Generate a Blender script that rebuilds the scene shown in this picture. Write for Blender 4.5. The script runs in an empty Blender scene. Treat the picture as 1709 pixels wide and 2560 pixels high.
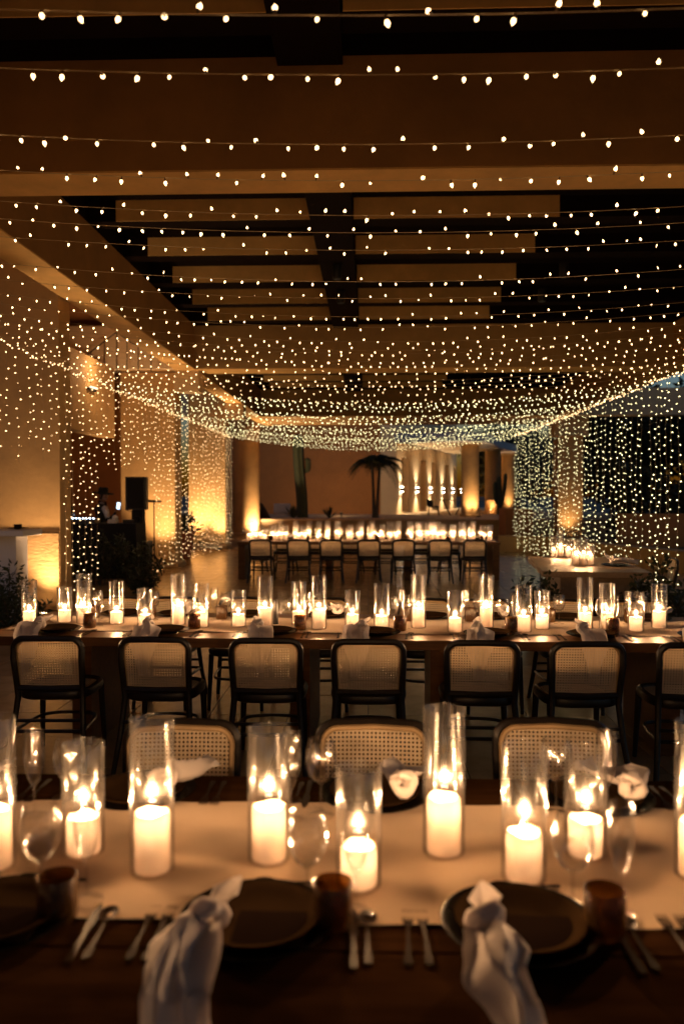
import bpy, bmesh, math, random
from mathutils import Vector, Matrix, Euler
random.seed(7)
R = math.radians
PI = math.pi
sc = bpy.context.scene
col = sc.collection

# ------------------------------------------------------------------ camera
EYE = 1.67
FPX = 2000.0                       # focal length in pixels of the 1709x2560 frame
YAW, PITCH = R(1.876), R(1.29)
cd = bpy.data.cameras.new("camera")
cam = bpy.data.objects.new("camera", cd); col.objects.link(cam)
cam.location = (0, 0, EYE)
cam.rotation_euler = (PI / 2 - PITCH, 0, YAW)
cd.sensor_fit = 'VERTICAL'; cd.sensor_height = 36.0; cd.lens = 36.0 * FPX / 2560.0
cd.clip_start = 0.05; cd.clip_end = 900
cd.dof.use_dof = True; cd.dof.focus_distance = 5.0; cd.dof.aperture_fstop = 1.8
sc.camera = cam

# ------------------------------------------------------------------ sky, exposure
w = bpy.data.worlds.new("World"); sc.world = w; w.use_nodes = True
nt = w.node_tree
bg = nt.nodes['Background']
sky = nt.nodes.new('ShaderNodeTexSky'); sky.sky_type = 'NISHITA'; sky.sun_disc = False
sky.sun_elevation = R(1.0); sky.sun_rotation = R(200); sky.altitude = 0
sky.air_density = 1.0; sky.dust_density = 0.6; sky.ozone_density = 3.0
nt.links.new(sky.outputs[0], bg.inputs[0]); bg.inputs[1].default_value = 0.15
sc.view_settings.view_transform = 'Standard'; sc.view_settings.look = 'None'
sc.view_settings.exposure = 0.6; sc.view_settings.gamma = 1.0
sc.render.engine = 'CYCLES'
cy = sc.cycles
cy.use_denoising = True
cy.max_bounces = 10; cy.diffuse_bounces = 3; cy.glossy_bounces = 4; cy.transmission_bounces = 6
cy.transparent_max_bounces = 40
cy.sample_clamp_indirect = 3.0; cy.sample_clamp_direct = 0.0
cy.caustics_reflective = False; cy.caustics_refractive = False
cy.use_light_tree = True
BULB_STRENGTH = 6.0
CANDLE_W = 4.0
UPLIGHT_W = 560.0

# ------------------------------------------------------------------ pixel <-> place (survey of the photograph)
_f = Vector((-math.sin(YAW) * math.cos(PITCH), math.cos(YAW) * math.cos(PITCH), -math.sin(PITCH)))
_r = Vector((math.cos(YAW), math.sin(YAW), 0)); _u = _r.cross(_f)
def ray(x, y): return _f + _r * ((x - 854.5) / FPX) + _u * ((1280 - y) / FPX)
def at_z(x, y, z):
    d = ray(x, y); t = (z - EYE) / d.z
    return Vector((d.x * t, d.y * t, z))
def at_y(x, y, Y):
    d = ray(x, y); t = Y / d.y
    return Vector((d.x * t, Y, EYE + d.z * t))

# ------------------------------------------------------------------ mesh helper
class MB:
    def __init__(s): s.v = []; s.f = []; s.m = []; s.uv = None
    def add(s, verts, faces, mi=0):
        b = len(s.v); s.v += [tuple(p) for p in verts]
        for f in faces: s.f.append(tuple(b + i for i in f)); s.m.append(mi)
        return s
    def box(s, c, d, rz=0.0, bev=0.0, mi=0):
        hx, hy, hz = d[0] / 2, d[1] / 2, d[2] / 2
        cs, sn = math.cos(rz), math.sin(rz)
        def P(x, y, z): return (c[0] + x * cs - y * sn, c[1] + x * sn + y * cs, c[2] + z)
        if bev <= 0:
            v = [P(x, y, z) for z in (-hz, hz) for y in (-hy, hy) for x in (-hx, hx)]
            return s.add(v, [(0, 2, 3, 1), (4, 5, 7, 6), (0, 1, 5, 4), (2, 6, 7, 3), (0, 4, 6, 2), (1, 3, 7, 5)], mi)
        b = bev; v = []
        for (ix, iy, iz) in ((hx - b, hy - b, -hz), (hx, hy, -hz + b), (hx, hy, hz - b), (hx - b, hy - b, hz)):
            v += [P(-ix, -iy, iz), P(ix, -iy, iz), P(ix, iy, iz), P(-ix, iy, iz)]
        f = [(3, 2, 1, 0), (12, 13, 14, 15)]
        for k in range(3):
            for i in range(4):
                j = (i + 1) % 4; f.append((k * 4 + i, k * 4 + j, k * 4 + 4 + j, k * 4 + 4 + i))
        return s.add(v, f, mi)
    def lathe(s, prof, n=16, c=(0, 0, 0), mi=0, cap0=False, cap1=False, sx=1.0, sy=1.0, rib=None):
        v = []; f = []
        for (r, z) in prof:
            for i in range(n):
                a = 2 * PI * i / n
                q = r * (1 + (rib[1] * math.cos(rib[0] * a) if rib else 0))
                v.append((c[0] + q * math.cos(a) * sx, c[1] + q * math.sin(a) * sy, c[2] + z))
        for k in range(len(prof) - 1):
            for i in range(n):
                j = (i + 1) % n; f.append((k * n + i, k * n + j, k * n + n + j, k * n + n + i))
        if cap0: f.append(tuple(range(n - 1, -1, -1)))
        if cap1: b = (len(prof) - 1) * n; f.append(tuple(b + i for i in range(n)))
        return s.add(v, f, mi)
    def tube(s, pts, rad, n=8, mi=0, closed=False, caps=True, flat=1.0):
        pts = [Vector(p) for p in pts]; m = len(pts)
        if not isinstance(rad, (list, tuple)): rad = [rad] * m
        v = []; f = []; up = None
        for i, p in enumerate(pts):
            if closed: t = (pts[(i + 1) % m] - pts[i - 1]).normalized()
            else: t = (pts[min(i + 1, m - 1)] - pts[max(i - 1, 0)]).normalized()
            if up is None:
                up = Vector((0, 0, 1)) if abs(t.z) < 0.9 else Vector((0, 1, 0))
            a = t.cross(up)
            if a.length < 1e-6: a = t.orthogonal()
            a.normalize(); b = a.cross(t).normalized(); up = b
            for k in range(n):
                g = 2 * PI * k / n
                v.append(p + a * (math.cos(g) * rad[i]) + b * (math.sin(g) * rad[i] * flat))
        for i in range(m if closed else m - 1):
            i2 = (i + 1) % m
            for k in range(n):
                k2 = (k + 1) % n; f.append((i * n + k, i * n + k2, i2 * n + k2, i2 * n + k))
        if caps and not closed:
            f.append(tuple(range(n - 1, -1, -1))); f.append(tuple((m - 1) * n + k for k in range(n)))
        return s.add(v, f, mi)
    def grid(s, fn, nu, nv, mi=0):
        v = [fn(i / nu, j / nv) for j in range(nv + 1) for i in range(nu + 1)]
        f = [(j * (nu + 1) + i, j * (nu + 1) + i + 1, (j + 1) * (nu + 1) + i + 1, (j + 1) * (nu + 1) + i) for j in range(nv) for i in range(nu)]
        return s.add(v, f, mi)
    def prism(s, poly, z0, z1, mi=0):
        n = len(poly)
        v = [(x, y, z0) for x, y in poly] + [(x, y, z1) for x, y in poly]
        f = [tuple(range(n - 1, -1, -1)), tuple(range(n, 2 * n))] + [(i, (i + 1) % n, n + (i + 1) % n, n + i) for i in range(n)]
        return s.add(v, f, mi)
    def mesh(s, name, mats, smooth=True):
        me = bpy.data.meshes.new(name); me.from_pydata(s.v, [], s.f); me.update()
        if not isinstance(mats, (list, tuple)): mats = [mats]
        for m in mats: me.materials.append(m)
        if len(mats) > 1: me.polygons.foreach_set('material_index', s.m)
        if smooth:
            me.polygons.foreach_set('use_smooth', [True] * len(me.polygons))
            me.set_sharp_from_angle(angle=R(42))
        return me
    def build(s, name, mats, parent=None, smooth=True):
        return link(name, s.mesh(name, mats, smooth), parent)

def link(name, me, parent=None):
    o = bpy.data.objects.new(name, me); col.objects.link(o)
    if parent: o.parent = parent
    return o
def tag(o, label=None, cat=None, group=None, kind=None):
    if label: o['label'] = label
    if cat: o['category'] = cat
    if group: o['group'] = group
    if kind: o['kind'] = kind
    return o
def thing(name, label, cat, loc=(0, 0, 0), rz=0.0, group=None):
    o = bpy.data.objects.new(name, None); col.objects.link(o)
    o.empty_display_size = 0.1
    o.location = loc; o.rotation_euler = (0, 0, rz)
    return tag(o, label, cat, group)
def copy_tree(o, parent=None):
    c = o.copy(); col.objects.link(c); c.parent = parent
    for ch in o.children: copy_tree(ch, c)
    return c
def place(o, loc, rz, label, group=None):
    o.location = loc; o.rotation_euler = (0, 0, rz); o['label'] = label
    if group: o['group'] = group
    return o
ORD = "first second third fourth fifth sixth seventh eighth ninth tenth eleventh twelfth thirteenth fourteenth fifteenth sixteenth seventeenth eighteenth nineteenth twentieth twenty-first twenty-second twenty-third twenty-fourth twenty-fifth twenty-sixth twenty-seventh twenty-eighth twenty-ninth thirtieth".split()
ORD += ["thirty-" + w_ for w_ in ORD[:9]] + ["fortieth"] + ["forty-" + w_ for w_ in ORD[:9]] + ["fiftieth"] + ["fifty-" + w_ for w_ in ORD[:9]] + ["sixtieth"] + ["sixty-" + w_ for w_ in ORD[:9]]

# ------------------------------------------------------------------ materials
def nodes_of(name):
    m = bpy.data.materials.new(name); m.use_nodes = True
    return m, m.node_tree, m.node_tree.nodes, m.node_tree.links
def mat(name, base, rough=0.6, metal=0.0, var=0.0, scale=8.0, bump=0.0, bscale=60.0, stretch=None, rand=0.0, spec=0.5, sss=None, sheen=0.0):
    m, t, N, L = nodes_of(name)
    p = N['Principled BSDF']
    p.inputs['Base Color'].default_value = (*base, 1); p.inputs['Roughness'].default_value = rough
    p.inputs['Metallic'].default_value = metal; p.inputs['Specular IOR Level'].default_value = spec
    if sheen: p.inputs['Sheen Weight'].default_value = sheen
    if var or bump:
        tc = N.new('ShaderNodeTexCoord'); mp = N.new('ShaderNodeMapping')
        L.new(tc.outputs['Object'], mp.inputs[0])
        if stretch: mp.inputs['Scale'].default_value = stretch
    if var or rand:
        hs = N.new('ShaderNodeHueSaturation'); hs.inputs['Color'].default_value = (*base, 1)
        L.new(hs.outputs[0], p.inputs['Base Color'])
        val = None
        if var:
            nz = N.new('ShaderNodeTexNoise'); nz.inputs['Scale'].default_value = scale; nz.inputs['Detail'].default_value = 6; nz.inputs['Roughness'].default_value = 0.65
            L.new(mp.outputs[0], nz.inputs['Vector'])
            mr = N.new('ShaderNodeMapRange'); mr.inputs[1].default_value = 0.25; mr.inputs[2].default_value = 0.75
            mr.inputs[3].default_value = 1 - var; mr.inputs[4].default_value = 1 + var
            L.new(nz.outputs['Fac'], mr.inputs[0]); val = mr.outputs[0]
            r2 = N.new('ShaderNodeMapRange'); r2.inputs[3].default_value = rough * (1 - var * 0.5); r2.inputs[4].default_value = min(1, rough * (1 + var * 0.5))
            L.new(nz.outputs['Fac'], r2.inputs[0]); L.new(r2.outputs[0], p.inputs['Roughness'])
        if rand:
            oi = N.new('ShaderNodeObjectInfo'); m2 = N.new('ShaderNodeMapRange'); m2.inputs[3].default_value = 1 - rand; m2.inputs[4].default_value = 1 + rand
            L.new(oi.outputs['Random'], m2.inputs[0])
            if val is None: val = m2.outputs[0]
            else:
                mu = N.new('ShaderNodeMath'); mu.operation = 'MULTIPLY'; L.new(val, mu.inputs[0]); L.new(m2.outputs[0], mu.inputs[1]); val = mu.outputs[0]
        L.new(val, hs.inputs['Value'])
    if bump:
        n2 = N.new('ShaderNodeTexNoise'); n2.inputs['Scale'].default_value = bscale; n2.inputs['Detail'].default_value = 5
        L.new(mp.outputs[0], n2.inputs['Vector'])
        bp = N.new('ShaderNodeBump'); bp.inputs['Strength'].default_value = bump; bp.inputs['Distance'].default_value = 0.02
        L.new(n2.outputs['Fac'], bp.inputs['Height']); L.new(bp.outputs[0], p.inputs['Normal'])
    if sss:
        p.inputs['Subsurface Weight'].default_value = 1.0
        p.inputs['Subsurface Radius'].default_value = sss[0]; p.inputs['Subsurface Scale'].default_value = sss[1]
    return m
def emit(name, colr, s, sample=True, clear=0.0):
    m, t, N, L = nodes_of(name); N.remove(N['Principled BSDF'])
    e = N.new('ShaderNodeEmission'); e.inputs[0].default_value = (*colr, 1); e.inputs[1].default_value = s
    out = e.outputs[0]
    if clear:
        tr = N.new('ShaderNodeBsdfTransparent'); a = N.new('ShaderNodeAddShader')
        L.new(e.outputs[0], a.inputs[0]); L.new(tr.outputs[0], a.inputs[1]); out = a.outputs[0]
    L.new(out, N['Material Output'].inputs[0])
    if not sample: m.cycles.emission_sampling = 'NONE'
    return m
def glass(name, tint=(1, 1, 1), f0=0.09, rough=0.0, bump=0.0, power=2.8, body=None, haze=0.5):
    """thin blown glass: clear straight on, mirror-like at grazing angles"""
    m, t, N, L = nodes_of(name); N.remove(N['Principled BSDF'])
    lw = N.new('ShaderNodeLayerWeight'); lw.inputs[0].default_value = 0.5
    pw = N.new('ShaderNodeMath'); pw.operation = 'POWER'; pw.inputs[1].default_value = power
    L.new(lw.outputs['Facing'], pw.inputs[0])
    mr = N.new('ShaderNodeMapRange'); mr.inputs[3].default_value = f0; mr.inputs[4].default_value = 0.9
    L.new(pw.outputs[0], mr.inputs[0])
    tr = N.new('ShaderNodeBsdfTransparent'); tr.inputs[0].default_value = (*tint, 1)
    gl = N.new('ShaderNodeBsdfGlossy'); gl.inputs['Roughness'].default_value = rough
    g2 = N.new('ShaderNodeBsdfGlossy'); g2.inputs['Roughness'].default_value = 0.20
    gm = N.new('ShaderNodeMixShader'); gm.inputs[0].default_value = haze; L.new(gl.outputs[0], gm.inputs[1]); L.new(g2.outputs[0], gm.inputs[2])
    mx = N.new('ShaderNodeMixShader')
    L.new(mr.outputs[0], mx.inputs[0]); L.new(tr.outputs[0], mx.inputs[1]); L.new(gm.outputs[0], mx.inputs[2])
    last = mx
    if body:
        df = N.new('ShaderNodeBsdfDiffuse'); df.inputs[0].default_value = (*body, 1); last = N.new('ShaderNodeMixShader'); last.inputs[0].default_value = 0.20
        L.new(mx.outputs[0], last.inputs[1]); L.new(df.outputs[0], last.inputs[2])
    L.new(last.outputs[0], N['Material Output'].inputs[0])
    if bump:
        tc = N.new('ShaderNodeTexCoord'); n2 = N.new('ShaderNodeTexVoronoi'); n2.inputs['Scale'].default_value = 130
        L.new(tc.outputs['Object'], n2.inputs['Vector'])
        bp = N.new('ShaderNodeBump'); bp.inputs['Strength'].default_value = bump; bp.inputs['Distance'].default_value = 0.003
        L.new(n2.outputs['Distance'], bp.inputs['Height']); L.new(bp.outputs[0], gl.inputs['Normal']); L.new(bp.outputs[0], lw.inputs['Normal'])
    return m
def shell(name, dif, trans, k):
    """thin cloth or wax: part of the light that meets it comes out on the other side"""
    m, t, N, L = nodes_of(name); p = N['Principled BSDF']; p.inputs['Base Color'].default_value = (*dif, 1); p.inputs['Roughness'].default_value = 0.7; p.inputs['Specular IOR Level'].default_value = 0.2
    tl = N.new('ShaderNodeBsdfTranslucent'); tl.inputs[0].default_value = (*trans, 1)
    mx = N.new('ShaderNodeMixShader'); mx.inputs[0].default_value = k
    L.new(p.outputs[0], mx.inputs[1]); L.new(tl.outputs[0], mx.inputs[2]); L.new(mx.outputs[0], N['Material Output'].inputs[0])
    return m
def cane_mat():
    m, t, N, L = nodes_of("woven_cane")
    p = N['Principled BSDF']; p.inputs['Base Color'].default_value = (0.86, 0.72, 0.52, 1); p.inputs['Roughness'].default_value = 0.55
    uv = N.new('ShaderNodeUVMap'); sx = N.new('ShaderNodeSeparateXYZ'); L.new(uv.outputs[0], sx.inputs[0])
    sq = []
    for k in (0, 1):
        d = N.new('ShaderNodeMath'); d.operation = 'DIVIDE'; d.inputs[1].default_value = 0.0155; L.new(sx.outputs[k], d.inputs[0])
        f = N.new('ShaderNodeMath'); f.operation = 'FRACT'; L.new(d.outputs[0], f.inputs[0])
        s = N.new('ShaderNodeMath'); s.operation = 'SUBTRACT'; s.inputs[1].default_value = 0.5; L.new(f.outputs[0], s.inputs[0])
        q = N.new('ShaderNodeMath'); q.operation = 'MULTIPLY'; L.new(s.outputs[0], q.inputs[0]); L.new(s.outputs[0], q.inputs[1]); sq.append(q)
    a = N.new('ShaderNodeMath'); a.operation = 'ADD'; L.new(sq[0].outputs[0], a.inputs[0]); L.new(sq[1].outputs[0], a.inputs[1])
    c = N.new('ShaderNodeMath'); c.operation = 'LESS_THAN'; c.inputs[1].default_value = 0.27 ** 2; L.new(a.outputs[0], c.inputs[0])
    tr = N.new('ShaderNodeBsdfTransparent'); mx = N.new('ShaderNodeMixShader')
    tl = N.new('ShaderNodeBsdfTranslucent'); tl.inputs[0].default_value = (0.80, 0.62, 0.40, 1)
    m3 = N.new('ShaderNodeMixShader'); m3.inputs[0].default_value = 0.38; L.new(p.outputs[0], m3.inputs[1]); L.new(tl.outputs[0], m3.inputs[2])
    L.new(c.outputs[0], mx.inputs[0]); L.new(m3.outputs[0], mx.inputs[1]); L.new(tr.outputs[0], mx.inputs[2])
    L.new(mx.outputs[0], N['Material Output'].inputs[0])
    return m
def set_uv(me, fn):
    l = me.uv_layers.new(name="UVMap")
    for lp in me.loops: l.data[lp.index].uv = fn(me.vertices[lp.vertex_index].co)

M = dict(
    ochre=mat("ochre_plaster", (0.52, 0.305, 0.115), 0.85, var=0.2, scale=1.6, bump=0.16, bscale=14),
    rough_ochre=mat("rough_ochre_plaster", (0.42, 0.25, 0.10), 0.9, var=0.25, scale=5, bump=0.7, bscale=12, stretch=(1, 1, 2.2)),
    panel=mat("lit_panel_plaster", (0.80, 0.47, 0.16), 0.85, var=0.25, scale=1.3, bump=0.2, bscale=12),  # plaster lightened to put lamp light on beam undersides and rafter faces
    ceil=mat("shaded_beam_plaster", (0.40, 0.195, 0.053), 0.85, var=0.25, scale=1.2, bump=0.15, bscale=22),  # same plaster darkened to put shade on edge beams and near cross beams
    cream=mat("cream_plaster", (0.60, 0.43, 0.24), 0.85, var=0.08, scale=2, bump=0.2, bscale=25),
    rust=mat("rust_plaster", (0.46, 0.19, 0.055), 0.9, var=0.15, scale=1.2, bump=0.3, bscale=18),
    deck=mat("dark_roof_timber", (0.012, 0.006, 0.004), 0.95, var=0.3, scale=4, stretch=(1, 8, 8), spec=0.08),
    villa=mat("pale_villa_plaster", (0.78, 0.59, 0.36), 0.85, var=0.08, scale=1.2, bump=0.15, bscale=20),
    white=mat("white_plaster", (0.72, 0.66, 0.62), 0.7, var=0.05, scale=3),
    tile=mat("polished_limestone", (0.42, 0.27, 0.125), 0.24, var=0.25, scale=3.0, bump=0.06, bscale=7, rand=0.12, spec=0.4),
    grout=mat("grout", (0.06, 0.045, 0.03), 0.8),
    ground=mat("dry_ground", (0.05, 0.04, 0.03), 0.95, var=0.3, scale=0.6),
    wood=mat("shaded_brown_oak", (0.036, 0.016, 0.006), 0.40, var=0.4, scale=3.5, stretch=(0.8, 9, 9), bump=0.05, bscale=20, spec=0.0),  # oak darkened to put the fall-off of light on the front table
    midwood=mat("lit_brown_oak", (0.15, 0.068, 0.024), 0.42, var=0.35, scale=3.5, stretch=(0.8, 9, 9), bump=0.05, bscale=20, spec=0.2),  # same oak, lighter to put light on the middle and far tables
    palewood=mat("pale_oak", (0.36, 0.23, 0.12), 0.45, var=0.2, scale=3.5, stretch=(9, 0.8, 9)),
    linen=mat("linen_runner", (0.52, 0.365, 0.225), 0.9, var=0.07, scale=9, bump=0.25, bscale=300, sheen=0.2),
    napkin=shell("white_cotton", (0.82, 0.76, 0.74), (0.82, 0.74, 0.70), 0.30),
    black=mat("black_lacquered_wood", (0.012, 0.0075, 0.005), 0.38, var=0.3, scale=12),
    paint=mat("black_metal", (0.011, 0.010, 0.010), 0.5),
    scrim=mat("black_cloth", (0.010, 0.008, 0.007), 0.95, var=0.3, scale=8),
    plate=mat("dark_stoneware", (0.008, 0.006, 0.005), 0.2, spec=0.04),
    glaze=mat("bronze_glaze", (0.03, 0.017, 0.008), 0.35, spec=0.0),
    card=mat("dark_card", (0.012, 0.007, 0.005), 0.9, spec=0.0),
    bronze=mat("dark_bronze", (0.022, 0.012, 0.007), 0.38, spec=0.03),
    steel=mat("black_steel", (0.06, 0.05, 0.045), 0.25, metal=1.0),
    wax=shell("candle_wax", (0.70, 0.53, 0.41), (1.0, 0.78, 0.58), 0.45),
    wick=mat("burnt_wick", (0.01, 0.008, 0.006), 0.9),
    flame=emit("candle_flame", (1.0, 0.74, 0.44), 40.0, sample=False, clear=1),
    bulb=emit("warm_bulb", (1.0, 0.62, 0.27), BULB_STRENGTH),
    bulb_pale=emit("pale_bulb", (0.97, 0.84, 0.40), BULB_STRENGTH),
    socket=mat("clear_cap", (0.20, 0.11, 0.05), 0.4),
    wire=mat("clear_wire", (0.50, 0.36, 0.20), 0.35),
    lens=emit("uplight_lens", (1.0, 0.66, 0.34), 30.0, sample=False),
    bar=emit("bar_lamp_tube", (1.0, 0.74, 0.42), 2.0),
    glass=glass("clear_glass"),
    crystal=glass("clear_stemware", haze=0.12),
    amber=glass("amber_glass", (0.54, 0.37, 0.16), 0.06, 0.08, bump=0.8, body=(0.17, 0.095, 0.035)),
    leaf=mat("dark_leaf", (0.035, 0.045, 0.014), 0.5, var=0.4, scale=9, rand=0.3),
    treeleaf=mat("tree_leaf", (0.028, 0.036, 0.016), 0.6, var=0.4, scale=1.5),
    bark=mat("bark", (0.10, 0.07, 0.045), 0.9, var=0.3, scale=10),
    palmtrunk=mat("palm_trunk", (0.09, 0.085, 0.08), 0.8, var=0.2, scale=10, stretch=(1, 1, 6)),
    cactus=mat("cactus_skin", (0.055, 0.065, 0.03), 0.7, var=0.2, scale=6),
    terracotta=mat("terracotta", (0.36, 0.11, 0.04), 0.8, var=0.15, scale=8),
    skin=mat("skin", (0.30, 0.15, 0.085), 0.55),
    shirt=mat("white_shirt", (0.55, 0.47, 0.42), 0.9),
    vest=mat("dark_vest", (0.02, 0.017, 0.016), 0.9, var=0.3, scale=30),
    felt=mat("black_felt", (0.009, 0.007, 0.006), 0.95),
    hair=mat("dark_hair", (0.02, 0.012, 0.008), 0.7),
    binding=mat("rattan_binding", (0.50, 0.34, 0.17), 0.5),
    rope=mat("rope", (0.3, 0.2, 0.1), 0.8),
    screen=emit("phone_screen", (0.55, 0.75, 1.0), 2.2),
    led=emit("equipment_led", (0.65, 0.82, 1.0), 14.0),
    sconce=emit("sconce_lens", (1.0, 0.88, 0.70), 25.0, sample=False),
    stone=mat("dark_boulder", (0.02, 0.016, 0.013), 0.9, var=0.4, scale=4, bump=0.5, bscale=5),
    cane=cane_mat(),
)

def lamp(name, kind, energy, colr, loc, parent=None, radius=0.02, aim=None, angle=60, blend=0.6):
    l = bpy.data.lights.new(name, kind); l.energy = energy; l.color = colr
    l.shadow_soft_size = radius
    if kind == 'SPOT': l.spot_size = R(angle); l.spot_blend = blend
    o = bpy.data.objects.new(name, l); col.objects.link(o); o.location = loc
    if aim is not None: o.rotation_euler = Vector(aim).to_track_quat('-Z', 'Y').to_euler()
    if parent: o.parent = parent
    return o
WARM = (1.0, 0.66, 0.36)
FIRE = (1.0, 0.53, 0.23)

# ================================================================== THE SETTING
g = MB(); g.add([(-400, -300, -0.12), (400, -300, -0.12), (400, 500, -0.12), (-400, 500, -0.12)], [(0, 1, 2, 3)])
tag(g.build("ground", M['ground']), kind='structure')
fl = MB(); fl.box((-1.75, 14.0, -0.06), (23.5, 35.6, 0.1), 0)
floor = tag(fl.build("floor", M['grout'], smooth=False), kind='structure')
TS = 0.60
tm = MB(); tm.box((0, 0, 0), (TS - 0.006, TS - 0.006, 0.024), 0, bev=0.0015)
tile_me = tm.mesh("tile", M['tile'], smooth=False)
cells = []
for i in range(-22, 17):
    for j in range(-6, 53):
        x, y = (i + 0.5) * TS, j * TS + 0.3
        if -13.3 < x < 9.6 and -3.4 < y < 31.6: cells.append((x, y))
def tile_rank(c):
    x, y = c
    if y < 2.4 or abs(x) > 0.46 * y + 0.6: return 1e6 + y
    return y
cells.sort(key=tile_rank)
rest = MB()
for k, (x, y) in enumerate(cells):
    if k < 300:
        o = link("tile", tile_me, floor); o.location = (x, y, -0.0125 + random.uniform(-0.0012, 0.0004))
        o.rotation_euler = (random.uniform(-.0012, .0012), random.uniform(-.0012, .0012), random.choice((0, PI / 2, PI)))
    else:
        rest.box((x, y, -0.0125 + random.uniform(-0.0012, 0.0004)), (TS - 0.006, TS - 0.006, 0.024))
tag(rest.build("tile_field", M['tile'], floor, smooth=False), kind='stuff')

# ---- pavilion
HS = 4.47                         # soffit height
pav = thing("pavilion", "ochre plastered open pavilion with square pillars and deep coffered ceiling", "pavilion")
def pbox(name, x0, x1, y0, y1, z0, z1, m, parent=None, bev=0.0):
    b = MB(); b.box(((x0 + x1) / 2, (y0 + y1) / 2, (z0 + z1) / 2), (x1 - x0, y1 - y0, z1 - z0), 0, bev)
    return b.build(name, m, parent or pav, smooth=False)
XL0, XL1, XR0, XR1 = -4.34, -3.87, 6.66, 7.16
ZT = 5.43; ZR = 5.42
CB = [(-13.9, -13.4), (-3.9, -3.4), (6.93, 7.45), (17.8, 18.5), (28.75, 29.3)]       # cross beams
for (a, b) in CB:
    pbox("cross_beam", XL1 + 0.002, XR0 - 0.002, a, b, HS, ZR, M['ochre' if a > 10 else 'ceil']); pbox("timber_kerb", XL1 + 0.004, XR0 - 0.004, a + .003, b - .003, ZR + .002, ZT + 0.55, M['deck'])  # far beams take lighter plaster, putting light on their faces
    if a > 25: pbox("cross_beam", XR1 + 0.002, 19.0, a + 0.004, b - 0.004, HS + 0.004, ZT, M['cream'])
    if a > 10: pbox("cross_beam", -7.6, XL0 - 0.002, a + 0.004, b - 0.004, HS + 0.004, ZT, M['villa'])  # left beam end lightened to put lamp light on its face
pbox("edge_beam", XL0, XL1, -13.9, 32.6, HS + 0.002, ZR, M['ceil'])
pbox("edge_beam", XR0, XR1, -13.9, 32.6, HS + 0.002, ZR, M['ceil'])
pbox("ceiling_slab", XL1 + 0.003, XR0 - 0.003, 29.303, 32.6, HS + 0.004, HS + 0.3, M['ochre'])
pbox("roof_deck", XL0 - 0.2, XR1 + 0.2, -13.9, 29.3, ZT + 0.56, ZT + 0.7, M['deck'])
pbox("timber_kerb", XL0, XL1 - .003, -13.9, 32.6, ZR + .002, ZT + 0.55, M['deck']); pbox("timber_kerb", XR0 + .003, XR1, -13.9, 32.6, ZR + .002, ZT + 0.55, M['deck'])
for (a, b) in CB: pbox("lit_soffit_strip", XL1 + .005, XR0 - .005, a + .004, b - .004, HS - .016, HS - .001, M['panel'])  # added strips whose lighter plaster puts lamp light under the beams
for (a, b) in ((XL0, XL1), (XR0, XR1)): pbox("lit_soffit_strip", a + .004, b - .004, -13.89, 32.59, HS - .014, HS + .0005, M['panel'])
# rafters inside each coffer with pale plastered faces, lightened to put in lamp light
def rafter(Y, faces=True):
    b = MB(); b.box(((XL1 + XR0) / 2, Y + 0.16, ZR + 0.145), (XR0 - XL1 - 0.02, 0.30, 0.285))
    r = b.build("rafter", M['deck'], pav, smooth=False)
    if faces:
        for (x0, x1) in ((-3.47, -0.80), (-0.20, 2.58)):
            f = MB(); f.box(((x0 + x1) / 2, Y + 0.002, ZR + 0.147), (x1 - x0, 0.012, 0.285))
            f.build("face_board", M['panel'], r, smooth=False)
for Y in (3.1, 4.7, 6.3, 9.4, 11.0, 12.6, 14.2, 15.8, 17.3, 20.2, 21.8, 23.4, 25.0, 26.6, 28.2): rafter(Y)
for (a, b) in ((-3.4, 6.93), (7.45, 17.8), (18.5, 28.75)):
    gd = MB(); gd.box((-0.5, (a + b) / 2, ZR + 0.10), (0.56, b - a - 0.01, 0.36)); gd.build("ridge_girder", M['deck'], pav, smooth=False)
    ft = 0.02
    for Y in ([12.9, 14.5] if a > 5 and a < 10 else [21.0, 25.2] if a > 10 else [4.9]):
        for X in (-0.5, 3.1):
            s = MB(); s.lathe([(0.075, 0), (0.075, -0.2), (0.06, -0.22)], 12, (X, Y, ZR - 0.09), cap1=True)
            tag(s.build("ceiling_spotlight", M['paint']), f"small black unlit spotlight under the {'nearest' if a < 0 else 'second' if a < 10 else 'third'} coffer, {'on the centre girder' if X < 0 else 'on the garden side'}, at {ORD[int(Y > (13.5 if a < 10 else 23))]} rafter", "spotlight", "unlit ceiling spotlights")

# unseen walls behind the camera, added to cut stray sky light
for (x0, x1, z0, z1) in ((-4.3, -3.0, 0, HS), (3.6, 7.2, 0, HS), (-2.997, 3.597, 3.5, HS)): pbox("added_rear_wall", x0, x1, -13.2, -12.9, z0, z1 - .003, M['ochre'])
pbox("added_side_wall", -5.8, -5.5, -13.0, 6.5, 0, HS, M['ochre'])
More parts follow.
